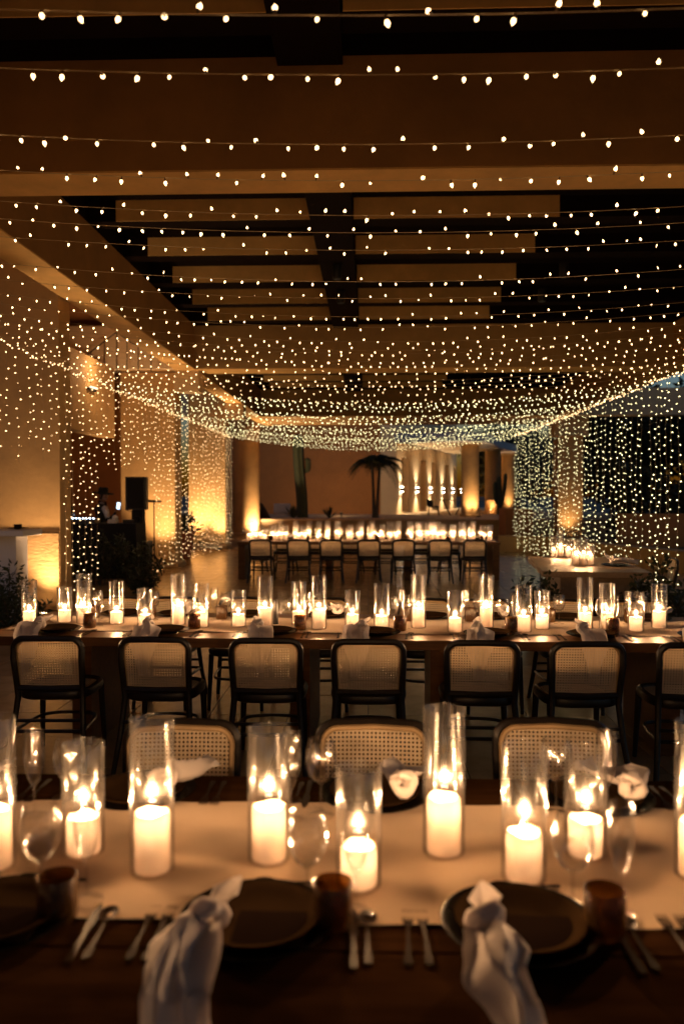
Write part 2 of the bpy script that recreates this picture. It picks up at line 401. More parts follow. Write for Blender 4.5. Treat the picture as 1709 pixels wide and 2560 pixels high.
# ---- pillars: (x0, x1, y0, y1)
def pillar(x0, x1, y0, y1, m='ochre', base=0.0, z1=5.4):
    b = MB(); b.box(((x0 + x1) / 2, (y0 + y1) / 2, z1 / 2), (x1 - x0, y1 - y0, z1), 0, 0.02)
    p = b.build("pillar", M[m], pav, smooth=False)
    return p
p0 = pillar(-5.75, -4.36, 11.2, 11.62, 'ochre')
b = MB(); b.box((-5.07, 11.4, 0.57), (1.40, 0.46, 1.14), 0, 0.03); b.build("pillar_base", M['rough_ochre'], p0, smooth=False)
p1 = pillar(-5.6, -4.37, 18.0, 18.62)
b = MB(); b.box((-4.98, 18.3, 0.06), (1.40, 0.8, 0.12), 0, 0.02); b.build("plinth", M['cream'], p1, smooth=False)
p2 = pillar(-5.5, -4.37, 24.4, 24.95)
b = MB(); b.box((-4.94, 24.66, 0.06), (1.30, 0.72, 0.12), 0, 0.02); b.build("plinth", M['cream'], p2, smooth=False)
b = MB(); b.lathe([(0.68, 0), (0.68, 0.14), (0.57, 0.16), (0.57, 4.46)], 36, (-4.86, 31.6, 0)); b.build("column", M['ochre'], pav)
pbox("corbel", XL0 - 0.03, XL1 + 0.06, 17.95, 18.4, 3.98, HS - 0.003, M['cream'])
pbox("corbel", XL0 - 0.03, XL1 + 0.06, 24.4, 24.9, 3.98, HS - 0.003, M['cream'])
pbox("pillar", 6.95, 7.85, 29.6, 30.4, 0, 3.78, M['ochre'])
pbox("capital", 6.80, 8.0, 29.45, 30.55, 3.783, HS - 0.003, M['cream'])
pbox("pillar", 6.6, 7.3, 7.0, 7.6, 0, HS - 0.003, M['ochre'])
# bay to the left where the music table stands
pbox("bay_wall", -12.5, -5.62, 19.5, 19.8, 0, 5.6, M['rust'])
pbox("bay_side_wall", -12.5, -12.2, 11.0, 19.497, 0, 5.6, M['rust'])
pbox("bay_beam", -5.95, -5.66, 11.7, 17.75, 2.92, HS, M['ochre'])
pbox("bay_ceiling", -12.5, XL0 - 0.003, 8.0, 20.2, 5.62, 5.8, M['rust'])
pbox("bay_wall", -9.0, -8.7, 19.81, 33, 0, 5.6, M['rust'])
s = MB(); s.box((-6.0, 19.49, 1.75), (0.12, 0.02, 0.3), 0, 0.004); tag(s.build("wall_panel", M['paint']), "small dark control box on the rust wall behind the speaker", "control box")

# thin bars standing in for shadow lines on the left cross beam
b = MB(); y = 17.55
def bar(a, c, r=0.013): b.tube([at_y(*a, y), at_y(*c, y)], r, 6)
bar((160, 932), (292, 830)); bar((292, 830), (330, 858)); bar((330, 858), (460, 905))
for (x, t, u) in ((228, 882, 930), (262, 855, 930), (292, 832, 930), (318, 846, 930), (346, 868, 930), (378, 884, 930)): bar((x, t), (x, u), 0.010)
bar((160, 930), (440, 930))
tag(b.build("shadow_line_bars", M['paint']), "thin dark bars drawn as shadow lines with a sloping top on the pale beam", "shadow lines")

bl = thing("bar_lamp", "short glowing bar lamp on the inner face of the beam above the musician", "wall lamp", (-5.60, 16.2, 3.80), R(90))
b = MB(); b.box((0, 0.03, 0), (.42, .05, .05), 0, .006); b.build("bracket", M['paint'], bl, smooth=False)
b = MB(); b.tube([(-.2, -.012, .03), (.2, -.012, .045)], .018, 8); b.build("tube", M['bar'], bl)
lamp("bar_lamp_light", 'POINT', 14, WARM, (0, -.35, .40), bl, .05)
# ---- ground uplights
def uplight(x, y, tx, ty, watts, label, z=0.0, tilt=0.12, ang=92):
    t = thing("ground_uplight", label, "uplight", (x, y, z), 0, "uplights at the foot of the pillars")
    b = MB(); b.lathe([(0.11, 0), (0.11, 0.035), (0.085, 0.04), (0.08, 0.02)], 20); b.build("housing", M['steel'], t)
    b = MB(); b.lathe([(0.0785, 0.022), (0.03, 0.026)], 20, cap1=True); b.build("lens", M['lens'], t)
    lamp("uplight_lamp", 'SPOT', watts, WARM, (0, 0, 0.07), t, 0.08, (tx * tilt, ty * tilt, 1), ang, 1.0)
uplight(-4.47, 10.86, 0, 1, UPLIGHT_W * .34, "uplight on the floor at the broad pillar beside the white fireplace")
uplight(-4.62, 17.40, 0, 1, UPLIGHT_W * .55, "uplight in front of the pillar with the loudspeaker", z=0.02)
uplight(-5.30, 23.95, 0, 1, UPLIGHT_W * 0.7, "uplight at the outer corner of the third pillar")
uplight(-4.50, 23.95, 0, 1, UPLIGHT_W * .6, "uplight at the inner corner of the third pillar")
uplight(-4.35, 31.05, -.6, 1, UPLIGHT_W * 1.2, "uplight against the round column at the far end", ang=140)
uplight(7.3, 29.2, 0, 1, UPLIGHT_W * .15, "uplight in front of the pillar behind the light curtain")

# ---- low curved wall on the right
def wall_path(name, pts, th, z1, m, label, cat, z0=0.0):
    pts = [Vector((p[0], p[1], 0)) for p in pts]; A = []; B = []
    for i, p in enumerate(pts):
        t = (pts[min(i + 1, len(pts) - 1)] - pts[max(i - 1, 0)]).normalized(); n = Vector((t.y, -t.x, 0))
        A.append(p); B.append(p + n * th)
    b = MB(); n = len(pts)
    v = [(p.x, p.y, z) for z in (z0, z1) for p in A] + [(p.x, p.y, z) for z in (z0, z1) for p in B]
    f = []
    for i in range(n - 1):
        f += [(i, i + 1, n + i + 1, n + i), (2 * n + i + 1, 2 * n + i, 3 * n + i, 3 * n + i + 1), (n + i, n + i + 1, 3 * n + i + 1, 3 * n + i)]
    f += [(0, n, 3 * n, 2 * n), (n - 1, 3 * n - 1, 4 * n - 1, 2 * n - 1)]
    b.add(v, f); return tag(b.build(name, M[m], smooth=False), label, cat)
def smooth_pts(P, n=6):
    out = []
    for i in range(len(P) - 1):
        p0, p1, p2, p3 = [Vector(P[max(0, min(len(P) - 1, k))]) for k in (i - 1, i, i + 1, i + 2)]
        for k in range(n):
            t = k / n
            out.append(0.5 * ((2 * p1) + (-p0 + p2) * t + (2 * p0 - 5 * p1 + 4 * p2 - p3) * t * t + (-p0 + 3 * p1 - 3 * p2 + p3) * t ** 3))
    out.append(Vector(P[-1])); return out
wall_path("bench_wall", smooth_pts([(3.75, 23.2), (4.6, 23.0), (5.15, 22.2), (5.5, 20.0), (6.2, 18.0), (7.4, 15.5), (9.5, 12.5)]), -0.42, 0.46, 'ochre', "low curved ochre bench wall behind the curtain of lights", "bench wall")
wall_path("garden_wall", [(7.9, 25.5), (13, 25.2), (24, 24)], -0.3, 1.05, 'rust', "long low brown garden wall in front of the dark trees", "garden wall")

# ---- raised terrace and the buildings beyond
te = MB(); te.box((0.6, 46, 0.33), (24, 28, 0.66)); tag(te.build("terrace", M['cream'], smooth=False), kind='structure')
te = MB(); te.box((0.2, 31.97, 0.62), (10.8, 0.28, 0.09), 0, 0.01); te.box((0.2, 31.98, 0.285), (10.6, 0.1, 0.57))
tag(te.build("terrace_wall", M['cream'], smooth=False), "long pale retaining wall with a coping behind the far table", "retaining wall")
b = MB(); b.box((5.55, 30.4, 0.56), (1.0, 1.5, 1.12), 0, 0.01); tag(b.build("planter_box", M['rust'], smooth=False), "brown plastered planter block at the end of the terrace wall", "planter")
b = MB(); b.box((-4.2, 40.5, 4.2), (9.6, 0.5, 7.2)); tag(b.build("courtyard_wall", M['rust'], smooth=False), "tall plain rust brown wall behind the palm and the cactus", "wall")

vil = thing("villa_wing", "cream villa wing with narrow niches, wall lights and a porch of round columns", "villa")
A0 = Vector((1.42, 40.3, 0)); A1 = Vector((6.1, 56.0, 0)); dirv = (A1 - A0).normalized(); rzw = math.atan2(dirv.y, dirv.x); Lw = (A1 - A0).length
b = MB(); b.box((1.0, 40.55, 4.0), (0.84, 0.5, 6.7)); b.build("end_wall", M['villa'], vil, smooth=False)
def niche_u(x):            # where on the wall line a photo column falls
    d = ray(x, 1235); d2 = Vector((d.x, d.y)); a = Vector((A0.x, A0.y)); e = Vector((dirv.x, dirv.y))
    det = d2.x * -e.y + e.x * d2.y; t = (a.x * -e.y + e.x * a.y) / det
    return (d2 * t - a).dot(e)
niches = [(1003, 1020), (1051, 1064), (1078, 1088), (1112, 1121), (1132, 1140)]
nu = [(niche_u(a), niche_u(c)) for a, c in niches]
nrm = Vector((-dirv.y, dirv.x, 0))         # faces the garden
if nrm.dot(Vector((0, 0, 0)) - A0) < 0: nrm = -nrm
SGN = 1 if nrm.dot(Vector((-dirv.y, dirv.x, 0))) > 0 else -1
def wall_seg(u0, u1, z0, z1, off=0.0, th=0.4, name="wall", m='villa'):
    c = A0 + dirv * ((u0 + u1) / 2) - nrm * (th / 2 + off)
    b = MB(); b.box((c.x, c.y, (z0 + z1) / 2), (u1 - u0, th, z1 - z0), rzw); return b.build(name, M[m], vil, smooth=False)
ZN0, ZN1 = 0.74, 3.6
u = 0.0
for (a, c) in nu:
    if a > u: wall_seg(u, a, 0.661, 7.2)
    wall_seg(a, c, ZN1, 7.2); wall_seg(a, c, 0.661, ZN0)
    wall_seg(a, c, ZN0, ZN1, 0.3, 0.1, "niche", 'ochre'); u = c
wall_seg(u, Lw, 0.661, 7.2)
for k, x in enumerate((1000, 1039, 1073, 1104, 1129, 1149)):
    uu = niche_u(x); p = A0 + dirv * uu + nrm * 0.09
    t = thing("wall_sconce", f"{ORD[k]} up-and-down wall light from the palm along the cream villa wall", "wall light", (p.x, p.y, 1.9), rzw, "wall lights on the villa")
    b = MB(); b.box((0, 0, 0), (0.16, 0.14, 0.16), 0, 0.01); b.build("lamp_body", M['steel'], t, smooth=False)
    for s_ in (-1, 1):
        b = MB(); b.lathe([(0.075, 0.0805 * s_ + 0.03 * s_), (0.07, 0.13 * s_), (0.02, 0.135 * s_)], 12, cap1=True); b.build("lens", M['sconce'], t)
        lamp("sconce_lamp", 'SPOT', 105, (1.0, 0.76, 0.50), (0, SGN * .20, 0.16 * s_), t, 0.03, (0, 0.0, s_), 110, 1.0)
# porch columns and entablature
for k, (x, y, r) in enumerate(((4.55, 36.0, 0.39), (6.35, 41.2, 0.39), (7.9, 45.5, 0.40))):
    b = MB(); b.lathe([(r + 0.08, 0), (r + 0.08, 0.12), (r, 0.14), (r, 3.2)], 28, (x, y, 0.66)); cc = b.build("column", M['ochre'], vil)
    b = MB(); b.lathe([(r + 0.14, 3.2), (r + 0.14, 3.3)], 28, (x, y, 0.66), cap0=True, cap1=True); b.build("capital", M['cream'], cc)
def ribbon(name, pts, width, z0, z1, m, parent):
    pts = [Vector((p[0], p[1], 0)) for p in pts]; b = MB(); v = []; n = len(pts)
    for i, p in enumerate(pts):
        t = (pts[min(i + 1, n - 1)] - pts[max(i - 1, 0)]).normalized(); q = Vector((t.y, -t.x, 0)) * width / 2
        v += [(p.x - q.x, p.y - q.y, z0), (p.x + q.x, p.y + q.y, z0), (p.x + q.x, p.y + q.y, z1), (p.x - q.x, p.y - q.y, z1)]
    f = [(0, 1, 2, 3), tuple(4 * n - 4 + k for k in (3, 2, 1, 0))]
    for i in range(n - 1):
        for k in range(4): f.append((4 * i + k, 4 * i + (k + 1) % 4, 4 * i + 4 + (k + 1) % 4, 4 * i + 4 + k))
    b.add(v, f); return b.build(name, M[m], parent, smooth=False)
ribbon("entablature", smooth_pts([(1.3, 36.2), (3.4, 35.6), (4.8, 36.0), (6.3, 41.0), (7.9, 45.5), (8.2, 52.0)]), 0.95, 3.97, 4.35, 'white', vil)
pp = MB(); pp.prism([(1.6, 36.6), (4.4, 36.5), (6.0, 41.2), (7.6, 46), (7.8, 54), (5.6, 54), (1.5, 40.2)], 4.36, 4.5); pp.build("porch_ceiling", M['villa'], vil, smooth=False)
uplight(4.38, 35.35, .2, 1, UPLIGHT_W * .25, "uplight at the near side of the first porch column", z=0.66)
uplight(4.85, 35.38, -.2, 1, UPLIGHT_W * .25, "uplight at the garden side of the first porch column", z=0.66)
uplight(6.2, 40.6, .2, 1, UPLIGHT_W * .22, "uplight at the foot of the second porch column", z=0.66)
uplight(7.8, 44.8, .2, 1, UPLIGHT_W * .2, "uplight at the foot of the third porch column", z=0.66)
# patio furniture on the terrace
def patio_chair(x, y, rz, label):
    t = thing("patio_armchair", label, "armchair", (x, y, 0.66), rz, "patio armchairs on the terrace")
    b = MB(); b.box((0, 0, 0.42), (0.5, 0.5, 0.06), 0, 0.02); b.build("seat", M['vest'], t)
    b = MB(); b.grid(lambda u, v: (0.3 * math.cos(PI * u), -0.05 - 0.28 * math.sin(PI * u), 0.45 + 0.35 * v * (0.6 + 0.4 * math.sin(PI * u))), 14, 2); b.build("backrest", M['vest'], t)
    for sx in (-1, 1):
        for sy in (-1, 1):
            b = MB(); b.tube([(.2 * sx, .2 * sy, .40), (.25 * sx, .25 * sy, 0)], .018, 6); b.build("leg", M['wood'], t)
def patio_table(x, y, label, l=1.0):
    t = thing("patio_table", label, "table", (x, y, 0.66), 0, "patio tables on the terrace")
    b = MB(); b.box((0, 0, .72), (l, .8, .04), 0, 0.008); b.build("tabletop", M['palewood'], t, smooth=False)
    for sx in (-1, 1):
        b = MB(); b.tube([(.38 * sx * l, -.3, .695), (.12 * sx, .3, 0)], .025, 6); b.build("leg", M['palewood'], t)
        b = MB(); b.tube([(.38 * sx * l, .3, .695), (.12 * sx, -.3, 0)], .025, 6); b.build("leg", M['palewood'], t)
patio_chair(3.05, 37.6, R(-100), "dark armchair beside the square table under the wall lights")
patio_table(4.0, 38.0, "light wooden table nearest the palm on the far terrace", 1.2)
patio_chair(4.95, 40.2, R(-90), "dark armchair beside the long table behind the porch column")
patio_table(5.9, 40.6, "light wooden table half hidden by the porch column", 1.6)

# ================================================================== PLANTING
def rvec():
    while True:
        v = Vector((random.uniform(-1, 1), random.uniform(-1, 1), random.uniform(-1, 1)))
        if 0.05 < v.length < 1: return v.normalized()
def leaf_quad(b, p, d, n, L_, W_):
    s_ = d.cross(n)
    if s_.length < 1e-4: s_ = d.orthogonal()
    s_.normalize(); up = s_.cross(d) * (L_ * 0.12)
    b.add([p, p + d * L_ * .45 + s_ * W_ + up, p + d * L_, p + d * L_ * .45 - s_ * W_ + up], [(0, 1, 2), (0, 2, 3)])
def shrub(x, y, z, h, r, label, nst=10, per=34, ll=0.09, group="leafy shrubs set around the floor"):
    t = thing("leafy_shrub", label, "shrub", (x, y, z), 0, group)
    st = MB(); lf = MB()
    for k in range(nst):
        a = random.uniform(0, 2 * PI); q = r * math.sqrt(random.random()); hh = h * random.uniform(.6, 1.0) * (1.15 - .4 * q / r)
        tip = Vector((math.cos(a) * q, math.sin(a) * q, hh)); base = Vector((tip.x * .25, tip.y * .25, 0))
        mid = (base + tip) / 2 + Vector((random.uniform(-.1, .1), random.uniform(-.1, .1), .05)) * h
        pts = [base, mid, tip]; st.tube(pts, [.01, .007, .003], 4)
        for j in range(per):
            tt = random.uniform(.12, 1.0); p = base.lerp(mid, tt * 2) if tt < .5 else mid.lerp(tip, tt * 2 - 1)
            d = (rvec() + Vector((0, 0, .25))).normalized(); p = p + d * random.uniform(0, .12 * h)
            leaf_quad(lf, p, d, rvec(), ll * random.uniform(.6, 1.2), ll * .24)
    st.build("stem", M['bark'], t); lf.build("foliage", M['leaf'], t, smooth=False)
    return t
shrub(-5.0, 14.6, 0, 1.0, .55, "tallest dark shrub piled in front of the music table", 16, 60)
shrub(-4.45, 14.8, 0, .95, .5, "dark shrub below the loudspeaker stand", 14, 60)
shrub(-4.05, 14.4, 0, .72, .42, "loose dark shrub at the foot of the tripod", 12, 44)
shrub(-5.6, 14.2, 0, .8, .5, "dark shrub at the curtain end of the music table", 12, 50)
shrub(-3.85, 13.4, 0, .42, .35, "low dark plant spreading on the floor towards the tables", 10, 36)
shrub(-4.60, 9.75, 0, .95, .5, "dark shrub in front of the white fireplace opening", 16, 60, .075)
shrub(-4.15, 9.3, 0, .55, .42, "low dark shrub at the corner of the white fireplace", 14, 50, .075)
shrub(2.0, 9.4, 0, .72, .36, "dark plant at the near corner of the small square table", 12, 44)
shrub(3.1, 8.7, 0, .92, .38, "dark plant in front of the two cane chairs", 14, 50)
shrub(3.7, 8.6, 0, .72, .34, "thin dark plant by the hanging lights beside the chairs", 10, 36)

def tree(x, y, h, r, label, cz=0.60, n=5200, ll=.42):
    t = thing("garden_tree", label, "tree", (x, y, 0), random.uniform(0, 6), "dark trees beyond the garden wall")
    b = MB(); pts = [Vector((0, 0, 0)), Vector((random.uniform(-.2, .2), random.uniform(-.2, .2), h * .3)), Vector((random.uniform(-.4, .4), 0, h * .65))]
    b.tube(pts, [.22, .17, .09], 8)
    for k in range(7):
        a = random.uniform(0, 2 * PI); b.tube([pts[1].lerp(pts[2], random.random()), Vector((math.cos(a) * r * .7, math.sin(a) * r * .7, h * random.uniform(.55, .9)))], [.07, .02], 5)
    b.build("trunk", M['bark'], t)
    lf = MB(); cl = [(rvec() * random.uniform(.2, .8), random.uniform(.25, .5)) for _ in range(26)]
    for k in range(n):
        c, q = random.choice(cl); p = c + rvec() * q * random.random() ** .4
        leaf_quad(lf, Vector((p.x * r, p.y * r, h * cz + p.z * h * .44)), rvec(), rvec(), ll * random.uniform(.6, 1.3), ll * .28)
    lf.build("crown", M['treeleaf'], t, smooth=False)
for (x, y, h, r, lb) in ((10.5, 33, 6.6, 3.2, "dark tree next to the pillar behind the light curtain"), (14.6, 32, 6.9, 3.4, "dark full tree under the pale cross beam"),
                         (18.8, 31, 5.7, 3.4, "dark tree with open twigs against the evening sky"), (16.6, 37, 6.9, 3.4, "taller dark tree behind the row by the garden wall"),
                         (12.2, 39, 7.2, 3.5, "tall dark tree furthest back beyond the villa columns"), (23, 33, 6.0, 3.6, "dark tree at the outer end of the garden wall"), (9.2, 50, 6.5, 3.6, "dark tree rising past the porch roof")):
    tree(x, y, h, r, lb)
hb = MB()
for k in range(14000):
    x = random.uniform(8.2, 26); y = 27.2 + random.uniform(-.7, .7) - (x - 8) * .03; z = random.random() ** .8 * (2.5 + .35 * math.sin(x * 1.7) + .2 * math.sin(x * 4.1))
    leaf_quad(hb, Vector((x, y, z)), rvec(), rvec(), .26 * random.uniform(.6, 1.3), .07)
tag(hb.build("hedge", M['treeleaf'], smooth=False), "dense dark hedge behind the low brown garden wall", "hedge")

# palm
palm = thing("palm_tree", "twin-trunked palm tree with drooping dark fronds before the rust wall", "palm tree", at_z(938, 1297, 0.66) * 1.0)
pc = at_y(938, 1296, 34.0); palm.location = (pc.x, 34.0, 0.66)
for (dx, lean) in ((-0.06, -0.08), (0.05, 0.14)):
    b = MB(); b.tube([(dx, 0, 0), (dx + lean * .3, 0, .9), (dx + lean, 0, 2.35)], [.085, .062, .05], 10); b.build("trunk", M['palmtrunk'], palm)
for (cx, n) in ((-0.14, 11), (0.19, 11)):
    for k in range(n):
        a = 2 * PI * k / n + random.uniform(-.25, .25); el = random.uniform(.1, 1.25); Lf = random.uniform(.95, 1.3)
        b = MB(); hd = Vector((math.cos(a), math.sin(a), 0)); pts = []
        for i in range(9):
            q = i / 8; pts.append(Vector((cx, 0, 2.38)) + hd * (Lf * q * math.cos(el * .7)) + Vector((0, 0, 1)) * (Lf * (math.sin(el) * q - (0.55 + .5 * math.cos(el)) * q * q)))
        b.tube(pts, [.014] * 8 + [.004], 4)
        sd = hd.cross(Vector((0, 0, 1)))
        for i in range(1, 9):
            for h_ in (0, .5):
                p = pts[i - 1].lerp(pts[i], .5 + h_)
                ln = .38 * math.sin(PI * min(1, .12 + .85 * i / 8)) + .08
                for s_ in (-1, 1):
                    d = (sd * s_ + hd * .5 + Vector((0, 0, -.55))).normalized(); leaf_quad(b, p, d, Vector((0, 0, 1)), ln, .022)
        b.build("frond", M['leaf'], palm, smooth=False)
gs = thing("added_garden_spotlight", "unseen garden spotlight added on the terrace behind the palm to brighten the wall", "spotlight", (palm.location.x - 1.5, 35.4, 0.661))  # unseen lamp added to brighten the rust wall
b = MB(); b.lathe([(.0, 0), (.05, 0), (.05, .02), (.012, .025), (.012, .08), (.055, .10), (.065, .2), (.055, .2)], 14); b.build("housing", M['steel'], gs)
b = MB(); b.lathe([(.054, .196), (.02, .198)], 14, cap1=True); b.build("lens", M['sconce'], gs)
lamp("added_garden_spot", 'SPOT', 150, (1.0, 0.66, 0.36), (0, 0, .24), gs, .05, (-.12, 1, .42), 140, 1.0)
# cacti and agaves
cp = at_y(756, 1296, 34.0)
cac = thing("column_cactus", "tall leaning column cactus before the rust wall", "cactus", (cp.x, 34.0, 0.66))
b = MB(); prof = 40
def cactus_arm(pts, r, name, parent):
    b = MB(); pts = smooth_pts([Vector(p) for p in pts], 6); n = 24; v = []; f = []
    for i, p in enumerate(pts):
        q = i / (len(pts) - 1); rr = r * (min(1, (1 - q) * 9 + .15) ** .5)
        for k in range(n):
            a = 2 * PI * k / n; g_ = rr * (1 + .12 * math.cos(8 * a)); v.append((p.x + g_ * math.cos(a), p.y + g_ * math.sin(a), p.z))
    for i in range(len(pts) - 1):
        for k in range(n): f.append((i * n + k, i * n + (k + 1) % n, (i + 1) * n + (k + 1) % n, (i + 1) * n + k))
    f.append(tuple((len(pts) - 1) * n + k for k in range(n))); b.add(v, f); return b.build(name, M['cactus'], parent)
cactus_arm([(0, 0, 0), (-.04, 0, 1), (-.15, 0, 2.2), (-.2, 0, 3.55)], .215, "stem", cac)
cactus_arm([(.02, .05, 1.9), (.2, .05, 2.0), (.24, .05, 2.3), (.2, .05, 2.55)], .11, "arm", cac)
cp = at_y(1250, 1285, 39.0)
cac = thing("column_cactus", "many-armed cactus between the porch columns and the light curtain", "cactus", (cp.x, 39.0, 0.66))
cactus_arm([(-.05, 0, 0), (-.06, 0, 1), (-.08, 0, 1.85)], .11, "stem", cac)
cactus_arm([(0, 0, .4), (.12, 0, .9), (.2, 0, 1.4), (.24, 0, 2.0)], .085, "arm", cac)
cactus_arm([(-.1, 0, .5), (-.22, 0, .7), (-.26, 0, 1.1), (-.26, 0, 1.6)], .09, "arm", cac)
def agave(px, Y, h, label):
    p = at_y(px, 1297, Y); b = MB()
    for k in range(26):
        a = k * 2.4; e = random.uniform(.5, 1.45); L_ = h * random.uniform(.8, 1.1); d = Vector((math.cos(a) * math.cos(e), math.sin(a) * math.cos(e), math.sin(e)))
        s_ = d.cross(Vector((0, 0, 1))).normalized(); wd = .045
        b.add([s_ * wd * .7, -s_ * wd * .7, d * L_ * .5 - s_ * wd, d * L_, d * L_ * .5 + s_ * wd, d * L_ * .4 - s_.cross(d) * .02], [(0, 1, 5), (1, 2, 5), (2, 3, 5), (3, 4, 5), (4, 0, 5)])
    o = b.build("agave_plant", M['cactus'], smooth=False); o.location = (p.x, Y, 0.66); tag(o, label, "agave", "spiky agaves by the rust wall")
agave(733, 33.4, .66, "spiky agave overlapping the foot of the cactus and the grey box"); agave(823, 33.4, .56, "spiky agave standing alone between cactus and palm")
b = MB(); b.box((0, 0, .36), (.72, .3, .42), 0, .01); b.box((0, -.155, .36), (.34, .02, .36), 0, .004); b.box((0, 0, .07), (.5, .2, .14))
p = at_y(705, 1296, 36.0); o = tag(b.build("cabinet", M['white'], smooth=False), "pale grey metal service box low on the rust wall", "service box"); o.location = (p.x, 36.0, .662)
b = MB(); b.grid(lambda u, v: ((.27 - .2 * v) * (1 + .12 * math.sin(5 * u * 2 * PI)) * math.cos(u * 2 * PI) * math.sin(min(1, (1 - v) * 6 + .02) * PI / 2) - .16 * v, .2 * math.sin(u * 2 * PI) * math.sin(min(1, (1 - v) * 6 + .02) * PI / 2), v * .68), 16, 8)
p = at_y(660, 1296, 33.2); o = tag(b.build("boulder", M['stone']), "dark upright boulder at the end of the terrace wall by the round column", "boulder"); o.location = (p.x, 33.2, .655)

# ================================================================== TABLES
TZ = 0.75
def table(name, label, cx, cy_, rz, L_, W_, legs, legw=0.13, m='wood', th=0.06, panel=True, group=None, cat="table"):
    t = thing(name, label, cat, (cx, cy_, 0), rz, group)
    npl = 5; pw = W_ / npl
    for k in range(npl):
        b = MB(); b.box((0, -W_ / 2 + pw * (k + .5), TZ - th / 2), (L_, pw - 0.0025, th), 0, 0.003); o = b.build("tabletop_plank", M[m], t, smooth=False)
    for lx in legs:
        b = MB(); b.box((lx, 0, (TZ - th) / 2 - 0.001), (legw, W_ * .72, TZ - th - 0.004), 0, 0.005); b.build("leg_panel", M[m], t, smooth=False)
    return t
def runner(label, cx, cy_, rz, L_, W_, seed=0, group="linen runners"):
    b = MB(); rnd = random.Random(seed); ph = [rnd.uniform(0, 6) for _ in range(6)]
    def fn(u, v):
        x = (u - .5) * L_; y = (v - .5) * W_
        z = TZ + .0035 + .0026 * math.sin(x * 9 + ph[0] + 3 * y) * math.sin(y * 13 + ph[1]) + .0016 * math.sin(x * 23 + y * 17 + ph[2])
        y += .004 * math.sin(x * 3 + ph[3]) * (1 if v > .5 else -1)
        return (x, y, max(z, TZ + .0012))
    b.grid(fn, int(L_ * 22), 16)
    o = b.build("table_runner", M['linen']); o.location = (cx, cy_, 0); o.rotation_euler = (0, 0, rz)
    return tag(o, label, "table runner", group)
NT = (0.0, 2.03); RZM = R(-1.4); MT = (0.02, 5.56); FT = (0.0, 15.9)
def mid(x, y):   # local of the middle table -> world
    c, s = math.cos(RZM), math.sin(RZM); return (MT[0] + x * c - y * s, MT[1] + x * s + y * c)
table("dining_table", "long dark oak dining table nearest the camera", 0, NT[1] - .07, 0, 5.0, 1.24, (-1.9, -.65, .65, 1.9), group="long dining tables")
for sx, lb in ((-1, "middle oak dining table, the half towards the fireplace"), (1, "middle oak dining table, the half towards the light curtain")):
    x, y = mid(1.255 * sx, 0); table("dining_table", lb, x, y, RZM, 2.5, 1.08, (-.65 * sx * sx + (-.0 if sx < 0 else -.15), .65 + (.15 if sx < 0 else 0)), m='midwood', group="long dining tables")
for sx, lb in ((-1, "far oak dining table, the half towards the round column"), (1, "far oak dining table, the half towards the bench wall")):
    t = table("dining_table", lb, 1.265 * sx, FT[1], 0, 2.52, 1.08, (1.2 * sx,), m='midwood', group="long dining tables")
    b = MB(); b.box((1.2 * sx + .072 * sx, 0, .345), (.012, .8, .68)); 
    b = MB(); b.box((-.5 * sx, 0, .345), (.13, .7, .68)); b.build("leg_panel", M['midwood'], t, smooth=False)
runner("linen runner along the front table", NT[0], 2.018, 0, 4.7, .66, 1)
x, y = mid(0, 0); runner("linen runner along the middle table", x, y, RZM, 4.92, .63, 2)
runner("linen runner along the far table", FT[0], FT[1], 0, 5.0, .63, 3)
# small table by the light curtain
SQ = (2.83, 10.65, R(-7))
st = table("square_table", "small pale oak table with a solid base beside the light curtain", SQ[0], SQ[1], SQ[2], 1.25, 2.3, (), m='palewood', th=.07)
b = MB(); b.box((.06, .05, .34), (.9, 1.9, .676), 0, .006); b.build("base", M['palewood'], st, smooth=False)
b = MB(); b.box((.1, -.912, .26), (.4, .012, .3)); b.build("base_panel", M['wood'], st, smooth=False)
def sq(x, y):
    c, s = math.cos(SQ[2]), math.sin(SQ[2]); return (SQ[0] + x * c - y * s, SQ[1] + x * s + y * c)

